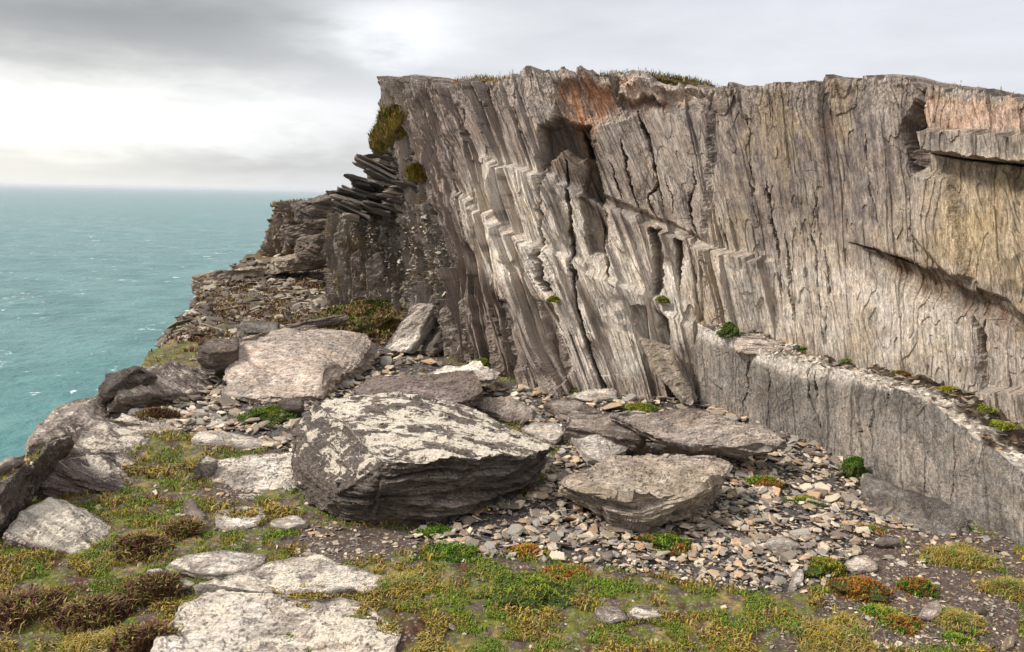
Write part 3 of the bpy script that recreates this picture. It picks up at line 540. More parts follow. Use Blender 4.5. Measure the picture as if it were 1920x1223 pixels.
srock('rock_slab', [(52,838,.1),(62,806,.15),(100,768,.2),(125,755,.2),(196,736,.28),(192,770,.1),(215,792,.02),(120,826,.0)], .45, 'weathered brown grey slab on the outermost brink above the sea', col='grey', col2='dark', lich=-.18, lichup=.12, cat='rock slab', shrink=1.05, clip=2)
srock('rock_slab', [(112,842,.20),(150,804,.24),(215,784,.20),(335,806,.0),(345,828,-.04),(265,856,-.04),(150,862,.04)], .3, 'low lichened slab between the brink and the turf, streaked cream', col='grey', col2='purple', lich=-.21, lichup=.21, cat='rock slab', clip=2)
rock('rock_ridge', [[P3(p) for p in [(-30,985,.25),(0,905,.5),(40,875,.58),(70,880,.5),(60,925,.25),(10,1000,.0),(-30,1010,0),(30,940,-.1)]], [P3(p) for p in [(50,880,.5),(90,830,.58),(122,814,.60),(140,830,.45),(120,850,.25),(80,910,.1),(50,935,.05),(100,880,-.1)]]], 'dark crusty upstanding rock ridge at the left edge of the picture', bn=(-.75, -.35, .6), col='drk2', col2='dark', lich=-.11, lichup=.08, lay=.05, cat='rock ridge')
srock('rock_slab', [(70,925,.08),(105,866,.34),(140,848,.34),(235,845,.06),(275,880,-.04),(255,918,-.04),(150,932,-.02)], .35, 'dark sloping slab with cream lichen patches right of the crusty ridge', col='purple', col2='dark', lich=-.16, lichup=.16, cat='rock slab', shrink=1.0, clip=1)
srock('rock_slab', [(10,995,.12),(40,955,.24),(95,935,.24),(160,955,.08),(225,1000,-.05),(205,1034,-.07),(130,1044,-.05),(50,1024,.0)], .25, 'slab almost wholly whitened by cream lichen at lower left', col='grey', col2='purple', lich=-.06, lichup=.20, cat='rock slab', shrink=1.0, clip=1)
srock('rock_slab', [(-60,905,.1),(-20,870,.1),(50,850,.1),(45,866,.05),(10,890,.0)], .3, 'small grey brink slab cut by the left edge of the picture', col='grey', col2='purple', lich=-.2, cat='rock slab')
srock('rock_slab', [(205,790,.10),(240,768,.12),(320,764,.08),(410,776,.02),(445,800,-.03),(340,815,-.03)], .14, 'pale lichened plate lying between the white spotted slab and the low streaked one', col='grey', col2='pale', lich=-.2, lichup=.2, cat='rock slab', shrink=1.0)
srock('rock_slab', [(345,826,.07),(365,808,.12),(420,808,.1),(530,830,.06),(528,838,.03),(440,838,.02)], .12, 'long low cream slab at the edge of the shingle left of the boulder', col='pale', col2='grey', lich=-.2, lichup=.2, cat='rock slab')
rock('rock', [[P3(p) for p in [(360,900,.02),(365,868,.22),(385,850,.26),(412,862,.2),(405,885,.08),(385,905,.0),(375,890,-.1)]]], 'small white speckled upright rock in the turf left of the boulder', bn=(.6, -.1, .6), col='grey', col2='dark', lich=-.08, lichup=.1)
rock('rock', [[P3(p) for p in [(345,965,.0),(342,935,.12),(360,930,.14),(385,968,.03),(388,976,0),(360,974,-.05)]]], 'small grey wedge stone set in the turf left of the bare soil', bn=(.6, -.1, .6), col='grey', col2='purple')
srock('rock_slab', [(385,905,.02),(405,866,.12),(480,852,.14),(545,845,.14),(565,875,.10),(585,940,.02),(530,960,.01),(490,930,.03),(478,900,.05)], .14, 'pale layered bedrock slab running under the left side of the boulder', col='pale', col2='grey', lich=-.2, lichup=.1, lay=.03, cat='rock slab', shrink=1.0, clip=1)
srock('rock_slab', [(408,985,.03),(412,958,.06),(450,948,.07),(495,950,.07),(500,965,.04),(480,985,.02),(430,996,.02)], .08, 'pale cracked slab below the patch of bare soil', col='pale', col2='grey', cat='rock slab')
srock('rock_slab', [(500,985,.03),(505,972,.06),(560,966,.06),(580,980,.04),(540,992,.02)], .08, 'narrow pale slab next to the foot of the boulder', col='pale', col2='grey', cat='rock slab')
srock('rock_slab', [(305,1058,.06),(345,1040,.10),(420,1032,.12),(505,1038,.11),(490,1062,.07),(440,1076,.05),(365,1074,.05)], .12, 'oval grey slab with cream front edge in the foreground turf', col='grey', col2='pale', lich=-.17, lichup=.14, cat='rock slab', shrink=1.0)
srock('rock_slab', [(360,1100,.04),(440,1078,.07),(520,1050,.10),(600,1042,.11),(650,1056,.10),(752,1090,.05),(745,1100,.03),(690,1113,.03),(560,1116,.03),(420,1112,.03)], .14, 'wide pale grey foreground slab behind the long grassy crack', col='grey', col2='pale', lich=-.16, lichup=.15, cat='rock slab', shrink=1.0, clip=3)
srock('rock_slab', [(265,1066,.06),(300,1064,.08),(370,1094,.03),(350,1102,.02),(310,1090,.03)], .08, 'narrow cream slab sliver at the edge of the heather', col='pale', col2='grey', lich=-.16, lichup=.2, cat='rock slab')
srock('rock_slab', [(280,1260,.06),(300,1180,.08),(355,1120,.09),(420,1112,.08),(560,1120,.09),(700,1124,.07),(735,1160,.07),(757,1185,.05),(745,1212,.04),(735,1290,.04),(500,1330,.04)], .18, 'largest foreground slab, pale and crusted with lichen, at the bottom edge of the picture', col='grey', col2='pale', lich=-.15, lichup=.155, cat='rock slab', shrink=1.0, clip=3, vox=.0085)
# right-hand slabs
srock('rock_slab', [(1142,778,.50),(1180,770,.52),(1290,768,.56),(1380,784,.52),(1440,806,.46),(1480,832,.38),(1440,842,.36),(1300,838,.40),(1220,818,.44)], .13, 'long lens shaped slab resting across other slabs beside the rock wall', col='grey', col2='dark', lay=.03, cat='rock slab', shrink=.9, clip=0, lean=(.05, .12))
srock('rock_slab', [(1048,796,.36),(1062,776,.42),(1100,770,.44),(1170,778,.42),(1225,806,.36),(1200,822,.3),(1130,806,.32),(1080,800,.32)], .18, 'dark edged slab tucked under the left tip of the lens shaped slab', col='grey', col2='dark', lay=.03, cat='rock slab')
srock('rock_slab', [(1062,815,.28),(1120,812,.3),(1185,828,.22),(1180,845,.14),(1130,868,.06),(1100,862,.08)], .12, 'pale tilted slab face between the boulder and the broad front slab', col='pale', col2='grey', cat='rock slab')
h, n = slab([(1085,888,.46),(1160,862,.48),(1250,846,.46),(1340,856,.42),(1374,872,.38),(1372,896,.36),(1290,930,.36),(1210,944,.38),(1130,925,.42)], .30, .82)
h2 = [P3(p) for p in [(1042,905,.36),(1085,888,.45),(1130,925,.42),(1210,944,.36),(1200,972,.08),(1120,965,.1),(1055,925,.16),(1100,930,-.05),(1200,930,-.05)]]
rock('rock_slab', [h, h2], 'broad thick slab with a smooth pale top and curved layered end, right of the boulder', bn=(-.12, -.1, 1), col='warm', col2='grey', lay=.035, cat='rock slab', vox=.0095, flutter=1.1)
srock('rock_slab', [(890,756,.22),(905,744,.26),(960,745,.24),(1010,770,.12),(1000,785,.06),(960,792,.06),(920,775,.12)], .16, 'striped slab half buried behind the right side of the boulder', bn=(-.4, -.3, .85), col='grey', col2='dark', lay=.03, cat='rock slab')
srock('rock_slab', [(1018,758,.16),(1040,748,.2),(1090,752,.18),(1135,772,.08),(1090,780,.06),(1050,776,.08)], .13, 'short dark slab lying behind the dark edged slab', col='dark', col2='grey', lay=.03, cat='rock slab')
srock('rock_slab', [(1060,742,.08),(1090,732,.1),(1160,730,.1),(1158,746,.06),(1110,752,.05)], .07, 'flat pale slab on the scree close to the cliff foot', col='grey', col2='pale', cat='rock slab')
srock('rock_slab', [(975,805,.12),(1000,790,.16),(1045,792,.16),(1058,812,.12),(1040,830,.06)], .1, 'pale broken slab touching the right tip of the boulder', col='pale', col2='grey', cat='rock slab')
rock('rock_slab', [[P3(p) for p in [(1186,628,None,11.9),(1210,632,None,11.7),(1255,652,None,11.5),(1300,740,None,11.0),(1300,760,None,10.9),(1280,755,None,11.0),(1240,715,None,11.3),(1200,655,None,11.8),(1260,655,None,11.8),(1310,752,None,11.2)]]], 'tapering upright slab leaning against the left end of the rock wall', bn=(-.35, -.85, .35), col='grey', col2='warm', lay=.05, cat='rock slab')
rock('rock', [[P3(p) for p in [(1616,892,None,7.9),(1640,897,None,7.8),(1720,928,None,7.4),(1800,965,None,7.1),(1822,1018,None,6.8),(1760,1010,None,6.85),(1650,975,None,7.3),(1622,950,None,7.6),(1640,930,None,8.1),(1800,960,None,7.4),(1820,1010,None,7.1)]]], 'dark angular slab fragment standing against the foot of the rock wall', bn=(-.6, -.7, .3), col='drk2', col2='cgrey', lay=.05)
srock('rock', [(1112,1150,.06),(1122,1134,.10),(1160,1132,.09),(1180,1162,.03),(1140,1170,.03)], .08, 'cracked grey rock poking out of the foreground turf', col='grey', col2='dark', lich=-.15, lichup=.1)
srock('rock', [(1172,1150,.05),(1185,1134,.07),(1225,1134,.06),(1245,1158,.03),(1200,1165,.02)], .07, 'dark flat rock with one cream lichen blotch in the foreground turf', col='dark', col2='grey', lich=-.12, lichup=.15)
srock('stone', [(1718,1158,.03),(1730,1140,.08),(1758,1122,.13),(1768,1140,.09),(1764,1155,.05),(1745,1165,.02)], .07, 'pointed pale stone standing on the bare soil at lower right', col='grey', col2='pink', cat='stone')
srock('stone', [(1432,1020,.1),(1445,1010,.12),(1480,1010,.12),(1502,1022,.08),(1490,1034,.03),(1450,1036,.03)], .09, 'large oval whitish stone on the soil below the broad front slab', col='pink', col2='pale', cat='stone')
srock('stone', [(1580,1056,.05),(1600,1042,.07),(1622,1040,.07),(1645,1056,.05),(1645,1068,.02),(1600,1074,.02)], .05, 'pale flat stone split in two beside the rounded moss cushion', col='pink', col2='pale', cat='stone')
srock('stone', [(1636,1016,.05),(1650,1006,.07),(1695,1010,.07),(1690,1020,.03),(1655,1024,.02)], .05, 'flat layered grey stone near the foot of the dark angular fragment', col='grey', cat='stone')
srock('stone', [(1478,1108,.02),(1488,1070,.06),(1508,1062,.07),(1508,1082,.05),(1490,1110,.02)], .04, 'narrow upright pale stone among the pebbles', col='grey', col2='pale', cat='stone')
srock('stone', [(1878,1208,.03),(1888,1190,.07),(1904,1188,.07),(1902,1212,.03),(1885,1220,.02)], .06, 'tan blocky stone at the lower right corner', col='tan', col2='pink', cat='stone')
srock('stone', [(1830,1150,.05),(1845,1138,.07),(1856,1145,.05),(1848,1156,.02)], .05, 'small dark rounded stone at right on bare soil', col='dark', col2='grey', cat='stone')
p = on_ledge(1738, 706); hh = p + np.array([[-.16, -.08, -.03], [.14, -.1, -.03], [.17, .05, -.03], [-.1, .12, -.03], [-.1, -.05, .08], [.02, -.06, .13], [.13, 0, .12], [0, .08, .12]])
rock('stone', [hh], 'white blocky stone sitting on the ledge below the cliff', col='pink', col2='pale', cat='stone', lay=.03)
p = on_ledge(1405, 655); hh = p + np.array([[-.30, -.05, -.1], [.35, -.35, -.1], [.3, .3, -.1], [-.25, .3, -.1], [-.15, .05, .14], [.1, -.1, .14], [.28, .1, .05]])
rock('rock', [hh], 'pinkish white hump of rock at the left end of the ledge', col='pink', col2='pink', lay=.04)
srock('rock', [(518,756,.2),(530,746,.24),(570,745,.26),(568,765,.16),(535,768,.14)], .16, 'dark overhanging block between green turf and the top corner of the boulder', col='drk2', col2='dark')
for xa, ya, xb, yb, wa, wb, Ya, Yb, lab, cc_ in [(640,432,652,596,15,22,18.0,18.3,'upright slate slab at the far left corner of the dark flank','grey'), (668,470,682,590,12,20,17.5,17.8,'shorter upright slate slab second from the corner of the dark flank','dark'), (700,480,716,580,18,22,17.0,17.3,'broad upright slate slab behind the mossy mound','cgrey'),
        (836,575,850,672,13,17,14.55,14.45,'narrow upright slab nearest the propped pale slab','grey'), (872,560,890,684,15,20,14.0, 13.85,'upright brown slab at the cliff foot behind the thin pale slab','dark'), (930,530,958,706,26,34,13.5,13.0,'tall broad upright slab at the cliff foot left of the fringe of moss','purple'),
        (1050,575,1082,722,14,20,12.5,12.2,'tall narrow upright slab just left of the moss fringe','grey'), (1120,560,1160,735,18,24,12.25,11.95,'tall leaning slab above the right end of the moss fringe','warm')]:
    A4 = [D(xa - wa, ya + 8, Ya), D(xa + wa * .6, ya - 6, Ya - .02), D(xa + wa, ya + 14, Ya + .02), D(xb - wb, yb, Yb), D(xb + wb, yb, Yb - .04), D(xb + wb * 1.05, yb - 30, Yb)]; bk = [v + np.array([.10, .30, 0]) for v in A4]
    rock('rock_slab', [A4 + bk], lab, bn=(-.3, -.95, .1), col=cc_, col2='grey', lay=.05, cat='rock slab', clip=1, flutter=.8, lich=-.26, lichup=.05)
# outcrops on the slope to the far headland
for i, (a, b, Y, sx_, sy_, lab, cc_) in enumerate([(420, 535, 23, 1.0, .35, 'jutting pale topped outcrop on the slope edge above the sea', 'warm'), (405, 572, 21.5, .7, .22, 'dark layered outcrop below the jutting pale topped one', 'dark'),
        (520, 565, 23, .8, .5, 'dark stepped outcrop in the middle of the slope below the headland', 'drk2'), (600, 405, 23, .8, .5, 'dark rounded boulder on the shoulder of the headland', 'drk2'), (590, 440, 22.6, .9, .3, 'flat dark ledge of rock under the rounded shoulder boulder', 'dark'),
        (555, 500, 23.2, .8, .25, 'flat pale brown ledge rock halfway down the headland', 'warm'), (610, 470, 22, .8, .4, 'dark blocky rock beside the flank of the cliff', 'dark')]):
    c0 = D(a, b, Y) + np.array([0, 0, .1]); rs = np.random.default_rng(i + 5); pts = [c0 + np.array([sx_ * math.cos(t) * (.8 + .4 * rs.random()), .6 * math.sin(t), (sy_ if k else -sy_) * (.6 + .4 * rs.random()) + .12 * math.cos(t)]) for k in (0, 1) for t in np.linspace(0, 5.5, 7)]
    rock('outcrop', [pts], lab, bn=(.2, -.1, 1), col=cc_, col2='dark', lay=.08, lich=-.2, lichup=.1, flutter=1.6, cat='outcrop')

# shattered blades on the flank
core = [D(*p) for p in [(662,405,17.6),(700,330,17.0),(722,270,16.6),(724,240,16.6),(765,235,16.2),(790,330,15.7),(835,430,15.4),(700,420,16.8),(660,420,19),(730,240,19),(790,220,18),(830,430,18)]]
rock('outcrop', [core], 'dark rock mass carrying the shattered blades on the left flank of the cliff', bn=(.35, .1, .9), col='drk2', col2='dark', lay=.09, flutter=2.2, cat='outcrop')
rt = bpy.data.objects.new('blade_outcrop', None); S.collection.objects.link(rt); rt.location = Vector(D(700, 400, 17.5)); tag(rt, 'fan of dark splintered slate blades jutting left from the cliff above the far ledge', 'outcrop')
def blade(c0, L, w, th, ang, yaw, seed, parent, col):
    rs = np.random.default_rng(seed); e1 = np.array([-math.cos(ang) * math.cos(yaw), -math.sin(yaw) * math.cos(ang), math.sin(ang)]); e2 = np.cross(e1, [.2, .3, 1.]); e2 /= np.linalg.norm(e2); e3 = np.cross(e1, e2)
    out = [(1, .12), (.82, .4), (.1, .5), (-.9, .45), (-1, -.4), (-.1, -.5), (.7, -.45), (.93, -.22)]; V = []
    for sgn in (1, -1):
        for a, b in out: V.append(c0 + e1 * L * .5 * (a + .15 * (rs.random() - .5)) + e2 * w * (b + .2 * (rs.random() - .5)) + e3 * sgn * th * (.5 + .3 * (rs.random() - .5)) * (1 - .3 * max(a, 0)))
    n = len(out); Fc = [list(range(n)), list(range(2 * n - 1, n - 1, -1))] + [[(i + 1) % n, i, i + n, (i + 1) % n + n] for i in range(n)]; V = np.array(V)
    cc = np.broadcast_to(col * (.8 + .4 * rs.random()), V.shape); o = meshobj('rock_blade', V, Fc, ROCK, dict(col=cc, st=np.stack([V @ e3 * 3, V @ e2, V @ e1], 1), lich=np.full(len(V), -.2)), origin=np.array(parent.location)); o.location = (0, 0, 0); o.parent = parent; return o
rs = np.random.default_rng(3); path = [(648, 395), (640, 372), (660, 350), (690, 330), (700, 306), (712, 286), (725, 270), (755, 300), (770, 340), (740, 370), (700, 385)]
for i in range(100):
    k = rs.random() * 10; j = int(k); a = path[j][0] * (1 - k + j) + path[j + 1][0] * (k - j); b = path[j][1] * (1 - k + j) + path[j + 1][1] * (k - j)
    blade(D(a + rs.normal() * 8 + (20 if j > 6 else 20), b + rs.normal() * 9 + 4, (16.0 if j > 6 else 16.3) + rs.random() * .7), (.35 + .75 * rs.random()), .40, .02 + .045 * rs.random(), R(6 + 20 * rs.random() if b > 300 else 18 + 24 * rs.random()), R(-20 + 50 * rs.random()), 900 + i, rt, KEY['drk2'] if rs.random() < .6 else KEY['grey'])
# ---------------------------------------------------------------- flakes (loose shale)
def flake_mesh(rs, n=None, flat=.3):
    n = n or rs.integers(4, 7); an = np.sort((np.arange(n) + rs.random(n) * .7) / n * 2 * math.pi); r = .72 + .38 * rs.random(n); el = .55 + .4 * rs.random()
    top = np.stack([np.cos(an) * r * .86, np.sin(an) * r * el * .86, np.full(n, flat * .5) * (1 + .5 * (rs.random(n) - .5))], 1)
    mid = np.stack([np.cos(an) * r, np.sin(an) * r * el, flat * .3 * (rs.random(n) - .6)], 1); bot = mid * [.8, .8, 1] - [0, 0, flat * .5]
    V = np.concatenate([top, mid, bot, [[0, 0, flat * .55]], [[0, 0, -flat * .6]]]); T = []
    for i in range(n):
        j = (i + 1) % n
        T += [[3 * n, i, j], [i, n + i, n + j], [i, n + j, j], [n + i, 2 * n + i, 2 * n + j], [n + i, 2 * n + j, n + j], [3 * n + 1, 2 * n + j, 2 * n + i]]
    return V * .5, np.array(T)
PAL = np.array([srgb(*c) for c in [(172,156,140),(148,136,124),(198,182,162),(132,120,110),(186,164,138),(160,154,148),(122,110,102),(206,192,174),(178,148,120),(146,140,132)]]) * .95 * np.array([1.03, 1, .94])
rs = np.random.default_rng(17); VAR = [flake_mesh(rs, None, .14 + .2 * rs.random()) for _ in range(24)]
def rotm(yaw, tx, ty):
    cy, sy = np.cos(yaw), np.sin(yaw); cx, sx = np.cos(tx), np.sin(tx); cz, sz = np.cos(ty), np.sin(ty); o, l = np.zeros_like(yaw), np.ones_like(yaw)
    Rz = np.stack([np.stack([cy, -sy, o], -1), np.stack([sy, cy, o], -1), np.stack([o, o, l], -1)], -2); Rx = np.stack([np.stack([l, o, o], -1), np.stack([o, cx, -sx], -1), np.stack([o, sx, cx], -1)], -2)
    Ry = np.stack([np.stack([cz, o, sz], -1), np.stack([o, l, o], -1), np.stack([-sz, o, cz], -1)], -2); return Rz @ Rx @ Ry
# candidate positions: uniform over the picture's ground so nearby ground gets smaller stones
N0 = 120000; cx_, cy_ = rs.random(N0) * 2040 - 60, 600 + 640 * rs.random(N0) ** .85; Pc = G(cx_, cy_, 0.); zz = gz(Pc[:, 0], Pc[:, 1]); Pc[:, 2] = zz; qx, qy = proj(Pc); g, sc, so_ = cover(qx, qy, Pc)
dens = np.clip(.44 * sc + .30 * so_ + .06 * g, 0, 1) * np.clip((qy - 560) / 120, .25, 1); dens = np.where(Pc[:, 1] > 24, 0, dens) * (.4 + .6 * sstep(fbm(Pc, 1.5, 4, 240), -.25, .1)); dens = np.where((gz(Pc[:, 0], Pc[:, 1]) < -.6), 0, dens)
keep = rs.random(N0) < dens; Pc, sc, so_, g, qx, qy = Pc[keep], sc[keep], so_[keep], g[keep], qx[keep], qy[keep]; n = len(Pc)
size = (.026 + .115 * rs.random(n) ** 2.8 + .16 * rs.random(n) ** 16) * (.55 + .45 * sc + .0 * g); size *= np.clip(Pc[:, 1] / 7, .75, 1.5); size = np.where(qy > 1060, size * .8, size); pale = rs.integers(0, len(PAL), n)
yaw = rs.random(n) * 6.28; tx, ty = rs.normal(0, .28, n), rs.normal(0, .28, n); Rr = rotm(yaw, tx, ty); vi = rs.integers(0, 24, n); Pc[:, 2] += size * .10 + sc * .03 * rs.random(n)
appar = size / Pc[:, 1]; order = np.argsort(-appar); big = order[:250]; rest = order[250:]
def flake_batch(ids, Pc, size, Rr, vi, pal):
    VV, TT, CC = [], [], []; base = 0
    for v in range(24):
        m = ids[vi[ids] == v]
        if not len(m): continue
        V0, T0 = VAR[v]; W_ = np.einsum('nij,kj->nki', Rr[m], V0) * size[m][:, None, None] + Pc[m][:, None]; k = len(V0)
        VV.append(W_.reshape(-1, 3)); TT.append((T0[None] + (np.arange(len(m)) * k)[:, None, None] + base).reshape(-1, 3)); CC.append(np.repeat(pal[m], k, 0)); base += len(m) * k
    return np.concatenate(VV), np.concatenate(TT), np.concatenate(CC)
pal = PAL[pale] * (.55 + .45 * rs.random(n))[:, None]; V, T, C_ = flake_batch(rest, Pc, size, Rr, vi, pal)
tag(meshobj('scree', V, T, FLAKE, dict(col=C_)), 'scree of small grey and pinkish shale flakes over the ground', 'scree', kind='stuff')
VM = []
for v in range(24):
    V0, T0 = VAR[v]; me_o = meshobj('shale_flake', V0, T0, FLAKE, dict(col=np.broadcast_to(PAL[v % 10] * .85, V0.shape))); VM.append(me_o.data); bpy.data.objects.remove(me_o)
LABZ = [('loose shale flake on the scree apron below the slabs right of the boulder', 'shale flakes on the right scree apron'), ('loose shale flake on the bare dark soil at lower right', 'shale flakes on the bare soil'),
        ('pale shale flake scattered in the foreground turf', 'shale flakes in the turf'), ('grey shale flake in the shingle left of the boulder', 'shale flakes left of the boulder')]
for i in big:
    o = bpy.data.objects.new('shale_flake', VM[vi[i]]); S.collection.objects.link(o); o.location = Vector(Pc[i]); o.scale = (size[i],) * 3; o.rotation_euler = (tx[i], ty[i], yaw[i])
    k = 3 if (qx[i] < 620 and qy[i] < 1060) else (0 if sc[i] > .5 else (1 if so_[i] > .4 else 2)); tag(o, LABZ[k][0], 'stone', LABZ[k][1])
# flecks of pale stone on the shaded flank and headland, shards on the slope
def on_surf(Ps, Px, poly, m, smin, smax, seed, name, label, pal, flat=False):
    rs = np.random.default_rng(seed); F_ = Ps.reshape(-1, 3); ok = np.nonzero(inpoly(Px[0].ravel(), Px[1].ravel(), poly))[0]; ids = rs.choice(ok, m); p = F_[ids] + rs.normal(0, .02, (m, 3)); p[:, 1] -= .05
    s_ = smin + (smax - smin) * rs.random(m) ** 2; Rr = rotm(rs.random(m) * 6.28, rs.normal(.2, .45, m), rs.normal(0, .45, m)); c_ = np.array(pal)[rs.integers(0, len(pal), m)] * (.75 + .5 * rs.random(m))[:, None]
    V, T, C_ = flake_batch(np.arange(m), p, s_, Rr, rs.integers(0, 24, m), c_); tag(meshobj(name, V, T, FLAKE, dict(col=C_)), label, 'stones', kind='stuff')
WH = [srgb(176,166,150), srgb(200,192,178), srgb(130,120,110), srgb(110,100,92), srgb(90,82,76)]
on_surf(FL, FLPX, [(640,420),(800,400),(850,470),(960,540),(1000,600),(860,640),(770,580),(720,520)], 2600, .04, .15, 5, 'rubble', 'rubble of pale flecked shards on the dark flank of the cliff', WH)
on_surf(HD, HDPX, [(505,390),(640,395),(640,600),(470,620)], 900, .08, .5, 6, 'rubble', 'broken shards and ledges over the far headland', [srgb(150,138,120), srgb(96,84,70), srgb(110,92,66), srgb(180,168,150)])
m = 3000; rs = np.random.default_rng(8); xx = -9.2 + 5.5 * rs.random(m); yy_ = 15.5 + 10.5 * rs.random(m); p = np.stack([xx, yy_, gz(xx, yy_) + .02], 1); p = p[gz(xx, yy_) > -1]; m = len(p)
V, T, C_ = flake_batch(np.arange(m), p, .07 + .5 * rs.random(m) ** 3, rotm(rs.random(m) * 6.28, rs.normal(0, .35, m), rs.normal(0, .35, m)), rs.integers(0, 24, m), np.array([srgb(150,138,120), srgb(96,84,70), srgb(180,168,150), srgb(110,100,90)])[rs.integers(0, 4, m)])
tag(meshobj('rubble', V, T, FLAKE, dict(col=C_)), 'angular stones strewn on the brown slope above the sea', 'stones', kind='stuff')

lr = np.random.default_rng(66); lid = lr.integers(int(LEDGE.shape[0] * .02), int(LEDGE.shape[0] * .75), 900); lif = (lr.random(900) ** 1.2 * 40).astype(int) + 4; p = LEDGE[lid, lif] + np.array([0, 0, .012]); m = 900
V, T, C_ = flake_batch(np.arange(m), p, .03 + .12 * lr.random(m) ** 3, rotm(lr.random(m) * 6.28, lr.normal(0, .25, m), lr.normal(0, .25, m)), lr.integers(0, 24, m), PAL[lr.integers(0, len(PAL), m)] * (.6 + .4 * lr.random(m))[:, None])
tag(meshobj('rubble', V, T, FLAKE, dict(col=C_)), 'small broken stones lying along the ledge under the cliff', 'stones', kind='stuff')
# ---------------------------------------------------------------- vegetation
GR = dict(straw=srgb(168,142,92), olive=srgb(124,120,50), green=srgb(84,118,30), bright=srgb(130,150,40), rust=srgb(158,88,38), brown=srgb(104,72,52), heath=srgb(96,60,50), dgreen=srgb(56,84,28), gold=srgb(166,140,40))
def blades(P, L, w, lean, col, seed):
    """P base points, one bent blade each (two triangles)"""
    rs = np.random.default_rng(seed); n = len(P); a = rs.random(n) * 6.28; dirv = np.stack([np.cos(a), np.sin(a), 0 * a], 1); side = np.stack([-np.sin(a), np.cos(a), 0 * a], 1); ln = lean * (.3 + rs.random(n))
    mid = P + dirv * (L * ln * .35)[:, None] + np.array([0, 0, 1]) * (L * .6)[:, None]; tip = P + dirv * (L * ln)[:, None] + np.array([0, 0, 1]) * (L * (1 - .35 * ln))[:, None]
    V = np.stack([P - side * w[:, None] / 2, P + side * w[:, None] / 2, mid - side * w[:, None] * .4, mid + side * w[:, None] * .4, tip], 1).reshape(-1, 3); b = (np.arange(n) * 5)[:, None]
    T = np.concatenate([b + [0, 1, 3], b + [0, 3, 2], b + [2, 3, 4]], 0); return V, T, np.repeat(col, 5, 0)
def pick(rs, n, names, wts): return .88 * np.array([GR[k] for k in names])[rs.choice(len(names), n, p=np.array(wts) / sum(wts))] * (.7 + .55 * rs.random(n))[:, None]
rs = np.random.default_rng(23); N0 = 420000; cx_, cy_ = rs.random(N0) * 2000 - 40, 650 + 590 * rs.random(N0) ** .6; Pc = G(cx_, cy_, 0.); Pc[:, 2] = gz(Pc[:, 0], Pc[:, 1]); qx, qy = proj(Pc); g, sc, so_ = cover(qx, qy, Pc)
tuf = fbm(Pc, 3.5, 3, 210); pr = g * sstep(tuf, -.16, .2) + .05 * so_ * sstep(tuf, .25, .4); keep = (rs.random(N0) < pr) & (Pc[:, 2] > -.5); Pc, qx, qy, tuf = Pc[keep], qx[keep], qy[keep], tuf[keep]; n = len(Pc)
Pc[:, 2] += .01; hue = fbm(Pc, 1.9, 3, 220) + .25 * rs.normal(size=n) * .5 ; hl = sstep(-qx, -500, -250)
col = np.where((hue > .18)[:, None], pick(rs, n, ['straw', 'gold', 'brown', 'olive'], [2.6, 2.4, 1.6, 3]), np.where((hue < -.04)[:, None], pick(rs, n, ['green', 'bright', 'olive', 'dgreen'], [3, 3, 2, 1.5]), pick(rs, n, ['olive', 'gold', 'straw', 'rust', 'green'], [4, 3, 2, .8, 2])))
L = (.014 + .026 * rs.random(n)) * (1 + 1.2 * sstep(hue, .1, .4)) * np.clip(Pc[:, 1] / 7, .7, 1.6); w = L * .2 + .002
V, T, C_ = blades(Pc, L, w, .9, col, 1); tag(meshobj('grass', V, T, LEAF, dict(col=C_), smooth=False), 'short olive and straw turf with moss in the foreground and on the left terrace', 'grass', kind='stuff')
